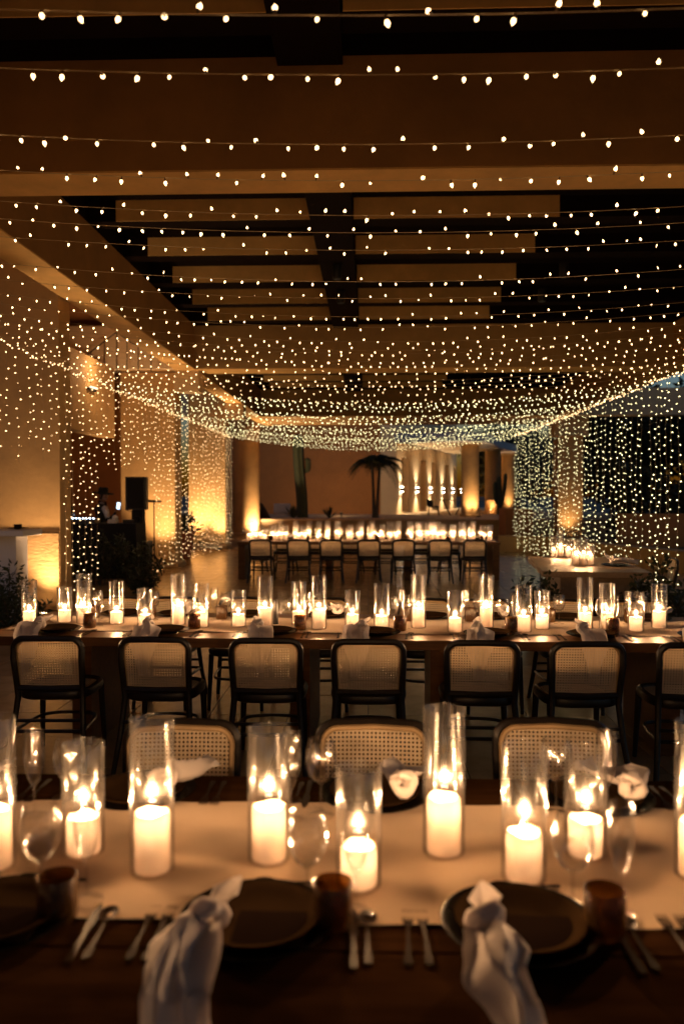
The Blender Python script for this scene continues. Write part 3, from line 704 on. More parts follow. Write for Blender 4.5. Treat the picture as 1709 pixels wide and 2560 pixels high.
# ================================================================== CHAIRS (back at -y, facing +y)
def make_chair():
    t = thing("cane_chair", "x", "chair", group="black bentwood cane chairs")
    arc = []
    for i in range(7):
        a = PI / 2 * i / 6; arc.append((-.205 + .062 * (1 - math.cos(a)), .738 + .062 * math.sin(a)))
    half = [(-.238, -.310, 0), (-.212, -.250, .22), (-.195, -.205, .44), (-.20, -.225, .56), (-.205, -.25, .68)]
    def bk(z): return -.205 - .135 * max(0, z - .44)
    pts = [Vector(p) for p in half] + [Vector((x, bk(z), z)) for x, z in arc]
    pts += [Vector((0, bk(.80) - .012, .803))]
    pts += [Vector((-p.x, p.y, p.z)) for p in reversed(pts[:-1])]
    b = MB(); rr = [.016 + .003 * min(1, p.z / .4) for p in pts]; b.tube(pts, rr, 8); b.build("back_frame", M['black'], t)
    b = MB(); b.tube([(-.195, bk(.492) , .492), (0, bk(.492) - .012, .489), (.195, bk(.492), .492)], .019, 8); b.build("back_rail", M['black'], t)
    def cane(u, v):
        x0 = .188; z = .500 + .290 * v; x = (u - .5) * 2 * x0
        lim = x0 - .048 * max(0, (v - .72) / .28) ** 2
        x = max(-lim, min(lim, x)); return (x, bk(z) + .012 - .010 * (1 - (x / x0) ** 2), z)
    b = MB(); b.grid(cane, 10, 8); me = b.mesh("cane_back", M['cane']); set_uv(me, lambda c: (c.x, c.z)); link("cane_back", me, t)
    bp_ = [Vector((-.187, bk(.502) + .016, .502))] + [Vector((x, bk(z) + .018, z - .004)) for x, z in [(-.190, .62), (-.190, .70)] + [(q * .935, z_ - .008) for q, z_ in arc]] + [Vector((0, bk(.79) + .008, .792))]
    bp_ += [Vector((-p.x, p.y, p.z)) for p in reversed(bp_[:-1])]
    b = MB(); b.tube(bp_, .0105, 6); b.build("cane_binding", M['binding'], t)
    # seat: bent ring with a woven panel
    ring = []
    for i in range(24):
        a = 2 * PI * i / 24; cx_, sy_ = math.cos(a), math.sin(a)
        x = .205 * abs(cx_) ** .55 * (1 if cx_ > 0 else -1); yy = .205 * abs(sy_) ** .55 * (1 if sy_ > 0 else -1)
        ring.append((x * (1 + .10 * (yy + .2)), yy + .005, .445))
    b = MB(); b.tube(ring, .024, 8, closed=True, flat=1.3); seat = b.build("seat", M['black'], t)
    b = MB(); b.add([(p[0] * .95, p[1] * .95, .458) for p in ring], [tuple(range(24))]); me = b.mesh("cane_seat", M['cane'], smooth=False); set_uv(me, lambda c: (c.x, c.y)); link("cane_seat", me, seat)
    for s_ in (-1, 1):
        b = MB(); b.tube([(.19 * s_, .185, .43), (.198 * s_, .2, .2), (.205 * s_, .215, 0)], [.021, .018, .014], 8); b.build("leg", M['black'], t)
    hoop = [Vector((-.205, -.235, .235)), Vector((-.20, -.05, .235)), Vector((-.17, .13, .235)), Vector((-.07, .185, .235)), Vector((.07, .185, .235)), Vector((.17, .13, .235)), Vector((.20, -.05, .235)), Vector((.205, -.235, .235))]
    b = MB(); b.tube(smooth_pts(hoop, 3), .011, 6); b.build("stretcher", M['black'], t)
    b = MB(); b.tube([(-.203, -.24, .235), (.203, -.24, .235)], .012, 6); b.tube([(-.203, -.24, .3), (.203, -.24, .3)], .011, 6); b.build("rear_stretcher", M['black'], t)
    return t
chair0 = make_chair(); chair_used = [False]
def chair(x, y, rz, label):
    if not chair_used[0]: chair_used[0] = True; o = chair0
    else: o = copy_tree(chair0)
    return place(o, (x, y, 0), rz, label)
BACK = .262                                 # distance of the back plane behind the chair's middle
for k, (px, tilt) in enumerate(((113, 2), (387, -1), (662, 1), (921, 0), (1207, -1), (1466, 2), (1745, -2))):
    p = at_y(px, 1600, 4.68 - (px - 920) * .00006); X = p.x
    chair(X, p.y + BACK, R(tilt), f"black bentwood cane chair, {ORD[k]} along the near side of the middle table, back to camera")
for k, px in enumerate((300, 438, 612, 808, 1060, 1212, 1400, 1592)):
    p = at_y(px, 1500, 6.56 - (px - 920) * .00006)
    chair(p.x, p.y - BACK, PI + R(random.uniform(-3, 3)), f"cane chair facing the camera, {ORD[k]} along the far side of the middle table")
for k, (px, Y, rz) in enumerate(((462, 2.97, 3), (931, 3.0, -1), (1371, 3.03, -3))):
    p = at_y(px, 1815, Y); chair(p.x, Y - BACK + .02, PI + R(rz), ("cane chair facing the camera behind the front table, nearest the fireplace side", "cane chair facing the camera behind the middle of the front table", "cane chair facing the camera behind the front table, nearest the light curtain")[k])
for k, px in enumerate((651, 744, 826, 922, 1007, 1101, 1186)):
    p = at_y(px, 1352, 14.95); chair(p.x, 14.95 + BACK, R(random.uniform(-3, 3)), f"black cane chair, {ORD[k]} along the near side of the far table")
for k, px in enumerate((640, 715, 800, 880, 962, 1045, 1120, 1190)):
    p = at_y(px, 1340, 17.0); chair(p.x, 17.0 - BACK, PI + R(random.uniform(-3, 3)), f"cane chair on the far side of the far table, {ORD[k]} from the round column")
x, y = sq(.95, .25); chair(x, y, R(83), "cane chair drawn up to the small table, the further of two")
x, y = sq(.98, -.55); chair(x, y, R(80), "cane chair drawn up to the small table, the nearer of two")
b = MB(); b.box((0, 0, .2), (.62, .42, .36), 0, .01); x, y = sq(-.86, -.3)

# ================================================================== CANDLES AND GLASSES
_hur = {}
def hurricane_mesh(h):
    k = round(h, 2)
    if k not in _hur:
        r = .053; b = MB()
        b.lathe([(.0, .004), (r - .004, .004), (r - .001, .010), (r - .003, .016), (r - .003, k - .002), (r - .0015, k), (r, k - .002), (r, .004), (r - .003, .0), (.0, .0)], 36)
        _hur[k] = b.mesh("glass_hurricane", M['glass'])
    return _hur[k]
_can = {}
def candle_meshes(h):
    k = round(h / .01) * .01
    if k not in _can:
        r = .042; b = MB(); n = 28; rnd = random.Random(int(k * 1000))
        prof = [(.0, 0), (r - .002, 0), (r, .003), (r, k - .006), (r - .002, k - .001), (r - .005, k), (r - .009, k - .003), (r - .014, k - .007), (.010, k - .010), (.0, k - .010)]
        b.lathe(prof, n); v = []
        for (x, y, z) in b.v:
            a = math.atan2(y, x); up = max(0, z - k * .6) / (k * .4)
            v.append((x, y, z + up * (.0022 * math.sin(a * 2 + k * 70) + .0012 * math.sin(a * 5 + 1))))
        b.v = v
        w_ = MB(); w_.tube([(0, 0, k - .0095), (.0005, 0, k + .002), (.002, .0005, k + .008)], [.0012, .0011, .0008], 5)
        f = MB(); f.lathe([(.0004, 0), (.0042, .004), (.0056, .008), (.0054, .012), (.0038, .018), (.0015, .025), (.0002, .030)], 10, (0.001, 0, k + .001))
        _can[k] = (b.mesh("pillar_candle", M['wax']), w_.mesh("wick", M['wick']), f.mesh("flame", M['flame']))
    return _can[k]
_candle_light = {}
def candle(x, y, z, h, label, group, watts=CANDLE_W):
    k = round(h / .01) * .01; bm_, wm, fm = candle_meshes(h)
    o = link("pillar_candle", bm_); o.location = (x, y, z); o.rotation_euler = (0, 0, random.uniform(0, 6.28)); tag(o, label, "candle", group)
    link("wick", wm, o); f = link("flame", fm, o); f.scale = (1, 1, random.uniform(.7, .95)); f.rotation_euler = (random.uniform(-.02, .02), random.uniform(-.02, .02), 0)
    if watts not in _candle_light:
        l = bpy.data.lights.new("flame_light", 'POINT'); l.energy = watts; l.color = FIRE; l.shadow_soft_size = .008; _candle_light[watts] = l
    lo = bpy.data.objects.new("flame_light", _candle_light[watts]); col.objects.link(lo); lo.parent = o; lo.location = (.001, 0, k + .018)
    ck = ('core', watts)
    if ck not in _candle_light:
        l = bpy.data.lights.new("added_wax_glow", 'POINT'); l.energy = watts * .075; l.color = (1.0, 0.66, 0.38); l.shadow_soft_size = .012; _candle_light[ck] = l  # added lamp inside the wax, standing in for flame light scattered through it
    lo = bpy.data.objects.new("added_wax_glow", _candle_light[ck]); col.objects.link(lo); lo.parent = o; lo.location = (0, 0, k - .016)
    return o
def hurricane(x, y, z, h, label, group):
    o = link("glass_hurricane", hurricane_mesh(h)); o.location = (x, y, z); return tag(o, label, "candle holder", group)
K = 1709 / 1568.0
def size_word(h): return "tall" if h > .345 else "medium" if h > .295 else "short"
def candle_pair(px, base, top, ctop, k, tbl, n, zsurf=TZ + .006):
    """photo columns in the 1568 px view: middle, foot, rim and wax top"""
    p = at_z(px * K, base * K, zsurf); Y = p.y
    h = at_y(px * K, top * K, Y).z - zsurf; ch = at_y(px * K, ctop * K, Y).z - zsurf - .006
    h = max(.24, min(.39, h)); ch = max(.06, min(.20, ch))
    nm = f"{ORD[k]} of {n} from the fireplace side"
    hurricane(p.x, Y, zsurf, h, f"{size_word(h)} clear glass cylinder on the {tbl} table, {nm}", f"glass cylinders on the {tbl} table")
    candle(p.x, Y, zsurf + .0045, ch, f"lit cream pillar candle on the {tbl} table, {nm}", f"pillar candles on the {tbl} table")
near_c = [(-14, 1990, 1645, 1850), (192, 1955, 1705, 1868), (350, 1997, 1648, 1860), (617, 1970, 1668, 1850), (822, 2030, 1760, 1938), (1017, 1955, 1624, 1826), (1200, 2016, 1708, 1907), (1341, 1960, 1714, 1875), (1598, 2010, 1655, 1880)]
for k, (a, b_, c, d) in enumerate(near_c): candle_pair(a, b_, c, d, k, "front", len(near_c))
mid_c = [(68, 1432, 1332, 1401), (149, 1426, 1346, 1400), (193, 1429, 1317, 1390), (268, 1430, 1332, 1401), (333, 1437, 1352, 1407), (409, 1432, 1317, 1388), (462, 1438, 1338, 1402), (547, 1436, 1352, 1407),
         (608, 1438, 1322, 1394), (685, 1432, 1334, 1400), (731, 1442, 1322, 1395), (808, 1437, 1354, 1408), (875, 1444, 1340, 1411), (959, 1439, 1319, 1392), (1043, 1449, 1357, 1415), (1114, 1440, 1320, 1391),
         (1200, 1449, 1343, 1411), (1242, 1442, 1355, 1411), (1340, 1444, 1326, 1403), (1391, 1443, 1337, 1404), (1457, 1447, 1357, 1414), (1510, 1440, 1338, 1401)]
for k, (a, b_, c, d) in enumerate(mid_c): candle_pair(a, b_, c, d, k, "middle", len(mid_c))
for row, (Y, n) in enumerate(((15.68, 25), (16.08, 22))):
    for k in range(n):
        X = -2.5 + 5.0 * (k + .5 + random.uniform(-.28, .28)) / n; y = Y + random.uniform(-.07, .07)
        h = random.choice((.25, .30, .30, .37) if row == 0 else (.30, .37, .37)); ch = h * random.uniform(.28, .40)
        hurricane(X, y, TZ + .006, h, f"glass cylinder in the {('nearer', 'further')[row]} candle row, far table, {ORD[k]} from the round column", "glass cylinders on the far table")
        candle(X, y, TZ + .0105, ch, f"lit candle in the {('nearer', 'further')[row]} candle row of the far table, {ORD[k]} from the round column", "pillar candles on the far table", CANDLE_W * .45)
for k, (px, base, top, ct, nm) in enumerate(((1384, 1393, 1338, 1375, "back cluster, nearest the curtain's far end"), (1400, 1391, 1327, 1365, "back cluster, tallest"), (1420, 1394, 1348, 1375, "back cluster, nearest the napkin"), (1438, 1412, 1348, 1387, "front cluster, outer"), (1457, 1414, 1343, 1385, "front cluster, tallest"), (1474, 1412, 1360, 1389, "front cluster, nearest the napkin"))):
    p = at_z(px, base, TZ); h = max(.24, min(.38, at_y(px, top, p.y).z - TZ)); ch = max(.08, at_y(px, ct, p.y).z - TZ)
    hurricane(p.x, p.y, TZ + .002, h, "clear glass cylinder on the small table, " + nm, "glass cylinders on the small table")
    candle(p.x, p.y, TZ + .0065, ch, "lit candle on the small table, " + nm, "pillar candles on the small table")

def lathe_mesh(name, prof, m, n=28):
    b = MB(); b.lathe(prof, n); return b.mesh(name, m)
wine_me = lathe_mesh("wine_glass", [(.036, .001), (.034, .003), (.012, .006), (.0045, .012), (.0038, .05), (.0042, .085), (.012, .092), (.027, .104), (.038, .124), (.0425, .147), (.0405, .175), (.0345, .205), (.0337, .206), (.0395, .175), (.0415, .147), (.037, .125), (.026, .106), (.010, .095), (.0, .0935)], M['crystal'])
flute_me = lathe_mesh("champagne_flute", [(.034, .001), (.032, .003), (.011, .006), (.0042, .012), (.0036, .05), (.004, .078), (.010, .088), (.019, .108), (.0265, .145), (.0275, .175), (.0255, .215), (.0235, .232), (.0228, .232), (.0265, .175), (.0255, .146), (.018, .110), (.008, .092), (.0, .089)], M['crystal'])
def tumbler_mesh():
    b = MB(); b.lathe([(.0, .0), (.037, .0), (.041, .004), (.0425, .03), (.0435, .0935), (.0425, .095), (.041, .0935), (.040, .03), (.038, .010), (.0, .008)], 32); return b.mesh("amber_tumbler", M['amber'])
tumbler_me = tumbler_mesh()
charger_me = lathe_mesh("charger_plate", [(.0, .0), (.10, .0), (.15, .010), (.165, .016), (.166, .018), (.163, .0185), (.148, .0135), (.10, .005), (.0, .005)], M['plate'], 48)
plate_me = lathe_mesh("dinner_plate", [(.0, .0), (.08, .0), (.118, .010), (.135, .020), (.136, .0225), (.133, .0228), (.114, .0125), (.08, .0045), (.0, .0045)], M['glaze'], 48)
def flat_piece(poly, t, curve):
    b = MB(); n = len(poly); z = [curve(y) for _, y in poly]
    v = [(x, y, zz) for (x, y), zz in zip(poly, z)] + [(x, y, zz + t) for (x, y), zz in zip(poly, z)]
    b.add(v, [tuple(range(n - 1, -1, -1)), tuple(range(n, 2 * n))] + [(i, (i + 1) % n, n + (i + 1) % n, n + i) for i in range(n)]); return b
def strip(widths, tines=None):
    l = [(-w_, y) for y, w_ in widths]; r = [(w_, y) for y, w_ in reversed(widths)]; return l + r
def handle_curve(y): return .001 + .004 * max(0, math.sin((y + .1) * 16))
def fork_mesh():
    b = MB()
    ys = [(-.10, .006), (-.09, .0085), (-.02, .004), (.03, .0035), (.045, .009), (.058, .0125)]
    def ring(y, w_): return [(-w_, y, handle_curve(y)), (w_, y, handle_curve(y)), (w_, y, handle_curve(y) + .002), (-w_, y, handle_curve(y) + .002)]
    v = []; f = []
    for y, w_ in ys: v += ring(y, w_)
    for i in range(len(ys) - 1):
        for k in range(4): f.append((4 * i + k, 4 * i + (k + 1) % 4, 4 * i + 4 + (k + 1) % 4, 4 * i + 4 + k))
    f += [(3, 2, 1, 0), tuple(4 * (len(ys) - 1) + k for k in range(4))]; b.add(v, f)
    for k in range(4):
        x = -.0105 + .007 * k; b.tube([(x, .057, .0045), (x, .08, .002), (x * .95, .102, .005)], [.0019, .0017, .0008], 5)
    return b.mesh("fork", M['bronze'])
def knife_mesh():
    return flat_piece(strip([(-.115, .006), (-.105, .0085), (-.01, .006), (.0, .007), (.02, .0105), (.08, .010), (.108, .002)]), .0025, lambda y: .0008).mesh("knife", M['bronze'], smooth=False)
def spoon_mesh():
    b = flat_piece(strip([(-.10, .006), (-.09, .0085), (-.02, .004), (.035, .0035)]), .0022, lambda y: .001 + .003 * (y > 0))
    b.grid(lambda u, v: (.0205 * math.cos(2 * PI * u) * math.sin(v * PI / 2), .063 + .031 * math.sin(2 * PI * u) * math.sin(v * PI / 2), .0015 + .0065 * math.sin(v * PI / 2) ** 2), 16, 5)
    return b.mesh("spoon", M['bronze'])
fork_me, knife_me, spoon_me = fork_mesh(), knife_mesh(), spoon_mesh()
card_b = MB(); card_b.box((0, 0, .004), (.150, .135, .0022), 0); card_me = card_b.mesh("menu_card", M['card'], smooth=False)

# knotted napkin: knot at the origin, long tail towards -y (over the table edge), ear towards +y
def lerp_tab(t, q):
    n_ = len(t) - 1; i = min(n_ - 1, int(q * n_)); f_ = q * n_ - i; f_ = f_ * f_ * (3 - 2 * f_)
    return t[i] * (1 - f_) + t[i + 1] * f_
def napkin_mesh(seed, drop=.24, edge=-.185, ear=(.05, .075, .05), wide=.075, hang=True, shape=None):
    rnd = random.Random(seed); b = MB(); ph = [rnd.uniform(0, 6.28) for _ in range(5)]; lean = rnd.uniform(-.03, .03)
    if hang:
        path = [(.015, .036), (-.015, .042)] + [(-.015 + (edge + .015) * q, .040 - .030 * q ** 2) for q in (.25, .5, .75)] + [(edge, .006), (edge - .020, -.010)]
        path += [(edge - .028, -.05), (edge - .032, -.10), (edge - .030, -.15), (edge - .032, -.15 - drop * .5)]
    else: path = [(0.015, .036), (-.02, .040), (-.05, .036), (-.085, .034), (-.12, .032), (-.15, .030), (-.18, .024), (-.205, .014), (-.225, .010)]
    n = len(path); P = smooth_pts([Vector((0, y, z)) for y, z in path], 4); m = len(P)
    def prof(q):   # half width along the tail
        return .012 + wide * min(1, (q / .32)) ** .8 * (1 if q < .72 else max(.12, 1 - (q - .72) / .28 * .85))
    def fn(u, v):
        i = min(m - 1, int(round(v * (m - 1)))); p = P[i]; s_ = (u - .5) * 2; q = v; wd = prof(q)
        t = (P[min(i + 1, m - 1)] - P[max(i - 1, 0)]).normalized(); nrm_ = Vector((0, -t.z, t.y))
        if nrm_.z < 0 and abs(nrm_.z) > .3: nrm_ = -nrm_
        if hang and p.z < 0: nrm_ = Vector((0, -1, 0))
        c1 = abs(math.sin(s_ * 1.5 + ph[0] + q * 1.3)); c2 = abs(math.sin(s_ * 2.7 + ph[1] - q * 2.6))
        fold = (1 - c1) ** 1.2 * .042 + (1 - c2) ** 2.2 * .016 + .004 * math.sin(s_ * 5 + q * 9 + ph[3])
        fold *= min(1, q * 5 + .1) * (1 - .25 * abs(s_)); x = s_ * wd + lean * q * 1.6 + .012 * math.sin(q * 6 + ph[2])
        if shape:
            lo_, hi_ = lerp_tab(shape[0], q) * .72, lerp_tab(shape[1], q) * .85; x = lo_ + (hi_ - lo_) * u + .004 * math.sin(q * 17 + s_ * 4 + ph[2])
        return tuple(Vector((x, p.y, p.z)) + nrm_ * fold)
    b.grid(fn, 22, m - 1)
    # under layer a little offset so the tail reads as doubled cloth
    def fn2(u, v):
        p = fn(u, min(1, v * .93)); return (p[0] * .86 + .018 * v, p[1] + .004, p[2] - .006 if p[2] > .02 else p[2] + .004)
    b.grid(fn2, 14, m - 1)
    # knot: a fat wrap round the neck
    ring = []
    for k in range(14):
        a = 2 * PI * k / 14; ring.append(Vector((.026 * math.cos(a), .008 + .010 * math.cos(a + 1) + .004 * math.sin(2 * a), .048 + .024 * math.sin(a))))
    b.tube(ring, [.0165 + .004 * math.sin(3 * 2 * PI * k / 14 + ph[3]) for k in range(14)], 10, closed=True)
    b.tube([Vector((-.02, -.006, .038)), Vector((-.008, -.014, .062)), Vector((.014, -.006, .07)), Vector((.026, .01, .05))], [.010, .015, .015, .009], 9)
    # ear
    e = Vector(ear); base = Vector((.004, .018, .052)); side = e.cross(Vector((0, 0, 1))).normalized(); up = side.cross(e).normalized()
    def fe(u, v):
        s_ = (u - .5) * 2; wd = .007 + .027 * (v / .5) ** .8 if v < .5 else .034 * (1 - (v - .5) / .5) ** .8 + .0012
        return tuple(base + e * v * .95 + side * (s_ * wd) + up * (.012 * (abs(s_) - .4) + .010 * math.sin(s_ * 4 + ph[4]) * (1 - v)))
    b.grid(fe, 10, 12)
    return b.mesh("knotted_napkin", M['napkin'])
nap_big = [napkin_mesh(3, .20, edge=-.10, ear=(.050, .085, .035), wide=.070), napkin_mesh(11, .22, edge=-.10, ear=(.012, .045, .055), wide=.074), napkin_mesh(5, .16, edge=-.10, ear=(-.03, .07, .04), wide=.068)]
nap_front = [napkin_mesh(33, .30, edge=-.215, ear=(.055, .075, .035), shape=((-.012, -.10, -.125, -.12, -.10, -.06, -.03, .0, .03), (.012, .045, .05, .05, .052, .055, .055, .05, .04))), napkin_mesh(41, .34, edge=-.215, ear=(-.006, .03, .06), shape=((-.012, -.065, -.09, -.10, -.05, -.035, -.035, -.04, -.03), (.012, .055, .075, .055, .055, .06, .068, .07, .06))), napkin_mesh(35, .30, edge=-.215, ear=(-.03, .07, .04), wide=.075)]
nap_flat = [napkin_mesh(21, hang=False, ear=(.05, .06, .05)), napkin_mesh(22, hang=False, ear=(-.05, .06, .04)), napkin_mesh(24, hang=False, ear=(.01, .08, .05), wide=.06)]

def put(me, name, x, y, z, rz, label, cat, group, sc_=1.0):
    o = link(name, me); o.location = (x, y, z); o.rotation_euler = (0, 0, rz)
    if sc_ != 1.0: o.scale = (sc_,) * 3
    return tag(o, label, cat, group)
def setting(fr, X, side, where, k, tname, flags="pcfkstwna", nap=0, jit=1.0):
    """one cover; fr(x, y) maps table-local to world and rotation, side -1 near, +1 far"""
    fx, rz0 = fr
    def L_(dx, dy): return fx(X + dx * -side, side * (.36 + dy))
    rz = rz0 + (0 if side < 0 else PI); r_ = lambda a=.05: random.uniform(-a, a)
    seat = f"at the {where}"
    G = lambda s_: f"{s_} on the {tname} table"
    # local: dx to the diner's right, dy towards the diner
    def at(dx, dy): return L_(dx, dy)
    zt = TZ + .0045
    if 'p' in flags:
        x, y = at(0, 0); put(charger_me, "charger_plate", x, y, TZ + .0075, rz, f"dark charger plate {seat}", "plate", G("charger plates"))
        put(plate_me, "dinner_plate", x, y, TZ + .0135, rz, f"bronze dinner plate on its charger {seat}", "plate", G("dinner plates"))
    if 'c' in flags:
        x, y = at(.035, .045); put(card_me, "menu_card", x, y, TZ + .0195, rz + r_(.04), f"dark menu card lying on the plate {seat}", "menu card", G("menu cards"))
    if 'n' in flags:
        x, y = at(-.085, -.055 if side > 0 else .10 if tname == 'front' else .085); big = nap_flat if side > 0 else nap_front if tname == 'front' else nap_big
        put(big[nap % len(big)], "knotted_napkin", x, y, TZ + .026, rz + r_(.12), f"white knotted napkin {seat}", "napkin", G("knotted napkins"))
    if 'f' in flags:
        for q, dx in (("inner", -.20), ("outer", -.235)):
            x, y = at(dx, .03); put(fork_me, "fork", x, y, TZ + .002, rz + r_(), f"{q} dark bronze fork {seat}", "fork", G("forks"))
    if 'k' in flags:
        x, y = at(.205, .03); put(knife_me, "knife", x, y, TZ + .002, rz + r_(), f"dark bronze knife {seat}", "knife", G("knives"))
        x, y = at(.235, .03); put(spoon_me, "spoon", x, y, TZ + .002, rz + r_(), f"dark bronze spoon {seat}", "spoon", G("spoons"))
    if 's' in flags:
        x, y = at(.045, -.185); put(spoon_me, "dessert_spoon", x, y, TZ + .0055, rz + PI / 2 + r_(), f"dessert spoon laid above the plate {seat}", "spoon", G("dessert spoons"), .85)
    if 't' in flags:
        x, y = at(.165, -.145); put(tumbler_me, "amber_tumbler", x, y, zt + .002, r_(3), f"patterned amber tumbler {seat}", "tumbler", G("amber tumblers"))
    if 'w' in flags:
        x, y = at(.115, -.215 + r_(.02)); put(wine_me, "wine_glass", x, y, zt + .002, 0, f"clear wine glass {seat}", "wine glass", G("wine glasses"))
    if 'a' in flags:
        x, y = at(.205, -.225 + r_(.02)); put(flute_me, "champagne_flute", x, y, zt + .002, 0, f"clear champagne flute {seat}", "champagne flute", G("champagne flutes"))
near_fr = (lambda x, y: (NT[0] + x, NT[1] + y), 0.0)
mid_fr = (mid, RZM)
far_fr = (lambda x, y: (FT[0] + x, FT[1] + y), 0.0)
ALL = "pcfkstwna"
for k, (X, nm) in enumerate(((-.795, "front cover by the fireplace end"), (-.235, "front cover between the two middle candles"), (.318, "front cover towards the light curtain"), (.87, "front cover at the curtain end"))):
    setting(near_fr, X, -1, nm, k, "front", "pcfksn", nap=(2, 0, 1, 2)[k])
for k, (X, nm) in enumerate(((-1.25, "cover behind the front table's fireplace end"), (-.69, "cover before the front table's first visible chair"), (.02, "cover before the front table's middle chair"), (.68, "cover before the front table's last visible chair"), (1.3, "cover behind the front table's curtain end"))):
    setting(near_fr, X, 1, nm, k, "front", "pfkn", nap=k)
for k, px in enumerate((113, 387, 662, 921, 1207, 1466, 1745)):
    X = at_y(px, 1600, 5.15).x; setting(mid_fr, X + .03, -1, f"{ORD[k]} near-side cover of the middle table", k, "middle", ALL, nap=k)
for k, px in enumerate((300, 438, 612, 808, 1060, 1212, 1400, 1592)):
    X = at_y(px, 1520, 6.0).x; setting(mid_fr, X, 1, f"{ORD[k]} far-side cover of the middle table", k, "middle", "ptwna" if k % 2 else "ptwa", nap=k)
for k, px in enumerate((651, 744, 826, 922, 1007, 1101, 1186)):
    X = at_y(px, 1352, 15.4).x; setting(far_fr, X, -1, f"{ORD[k]} near-side cover of the far table", k, "far", "pwt", nap=k)
for k, px in enumerate((640, 715, 800, 880, 962, 1045, 1120, 1190)):
    X = at_y(px, 1340, 16.4).x; setting(far_fr, X, 1, f"{ORD[k]} far-side cover of the far table", k, "far", "pna", nap=k)
for me, nm, spots in ((wine_me, "wine_glass", ((95, 2072, "before the first short candle"), (705, 2086, "between the two middle candles"), (1312, 2100, "before the candles by the curtain end"), (160, 1868, "behind, at the fireplace end"), (736, 1872, "behind the two middle candles"), (1274, 1868, "behind, at the curtain end"))),
                     (flute_me, "champagne_flute", ((200, 2066, "before the first short candle"), (816, 2094, "before the shortest middle candle"), (1422, 2098, "beside the candles by the curtain end"), (80, 1872, "behind, at the fireplace end"), (667, 1880, "behind the two middle candles"), (1388, 1876, "behind, at the curtain end")))):
    for (a, c, wh) in spots:
        p = at_z(a * K, c * K, TZ + .006); k_ = nm.replace("_", " ")
        put(me, nm, p.x, p.y, TZ + .0065, 0, f"clear {k_} on the front table {wh}", k_, k_ + "s on the front table", 1.06)
for (a, c, wh) in ((132, 2112, "beside the cover at the fireplace end"), (763, 2128, "between the two middle covers"), (1385, 2148, "beside the cover towards the light curtain")):
    p = at_z(a * K, c * K, TZ + .002); put(tumbler_me, "amber_tumbler", p.x, p.y, TZ + .0065, a, f"patterned brown tumbler on the front table {wh}", "tumbler", "amber tumblers on the front table")
# black bottles and taper vases on the middle table
for k, (px, base, hh, lb) in enumerate(((688, 1560, .17, "slim black bottle beside a tall candle glass on the middle table"), (1288, 1566, .24, "broad black vase on the middle table before the small table"))):
    p = at_z(px, base, TZ + .006); b = MB(); r = (.022, .040)[k]; b.lathe([(.0, 0), (r, 0), (r, hh * .8), (r * .85, hh * .92), (r * .5, hh), (r * .45, hh * .98)], 18)
    o = b.build("black_bottle" if k == 0 else "black_vase", M['paint']); o.location = p; tag(o, lb, "bottle" if k == 0 else "vase")
# plate and loose napkin on the small table
x, y = sq(.36, -.25); put(charger_me, "charger_plate", x, y, TZ + .001, 0, "dark charger plate under the napkin on the small table", "plate", None)
o = put(nap_flat[0], "loose_napkin", x - .02, y, TZ + .008, R(75), "white napkin heaped on the plate of the small table", "napkin", None, 1.35)

# ================================================================== FIREPLACE, LEFT
fp = thing("fireplace", "white plastered fireplace with a thick mantel shelf at the edge of the floor", "fireplace", (-5.05, 10.3, 0))
def fbox(n, x0, x1, y0, y1, z0, z1, m, bev=.006):
    b = MB(); b.box(((x0 + x1) / 2, (y0 + y1) / 2, (z0 + z1) / 2), (x1 - x0, y1 - y0, z1 - z0), 0, bev); return b.build(n, M[m], fp, smooth=False)
fbox("mantel_shelf", -.9, .68, -.30, .30, 1.13, 1.20, 'white'); fbox("jamb", .12, .5, -.1, .25, .001, 1.128, 'white'); fbox("jamb", -.9, -.5, -.1, .25, .001, 1.128, 'white')
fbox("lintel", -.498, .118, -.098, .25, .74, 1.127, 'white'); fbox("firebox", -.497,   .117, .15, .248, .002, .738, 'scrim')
b = MB(); b.box((0, 0, .052), (.22, .16, .10), 0, .008); o = tag(b.build("mantel_box", M['paint'], smooth=False), "small black box on the white mantel shelf", "box"); o.location = (-4.98, 10.25, 1.201)
b = MB(); b.lathe([(0, 0), (.02, .004), (.09, .012), (.13, .02), (.128, .024), (.09, .018), (0, .012)], 28); b.lathe([(.0, 0), (.05, 0), (.05, .05), (.0, .052)], 20, (0, 0, .02)); 
o = tag(b.build("brass_dish", M['bronze']), "shallow brass dish on the white mantel shelf", "dish"); o.location = (-4.62, 10.42, 1.201)

# ================================================================== MUSIC CORNER
dj = thing("music_table", "table draped in black cloth for the music set in front of the rust bay", "table", (-5.35, 15.95, 0))
def drape(u, v):
    a = u * 4; L1, W1 = .78, .36
    per = [(-L1, -W1), (L1, -W1), (L1, W1), (-L1, W1), (-L1, -W1)]; i = min(3, int(a)); t = a - i
    x = per[i][0] * (1 - t) + per[i + 1][0] * t; y = per[i][1] * (1 - t) + per[i + 1][1] * t
    k = 1 + .05 * v + .02 * v * math.sin(u * 150); return (x * k, y * k * (1 + .03 * v * math.sin(u * 90)), 1.08 * (1 - v) + .004)
b = MB(); b.grid(drape, 120, 6); b.add([(-.78, -.36, 1.084), (.78, -.36, 1.084), (.78, .36, 1.084), (-.78, .36, 1.084)], [(0, 1, 2, 3)]); b.build("drape", M['scrim'], dj)
b = MB(); b.box((0, 0, 1.04), (1.5, .68, .06)); b.build("tabletop", M['wood'], dj, smooth=False)
mx = thing("mixing_console", "black mixing console with a row of pale lights on the draped table", "mixer", (-5.72, 15.85, 1.086))
b = MB(); b.box((0, 0, .05), (.62, .34, .09), 0, .01); b.build("case", M['paint'], mx, smooth=False)
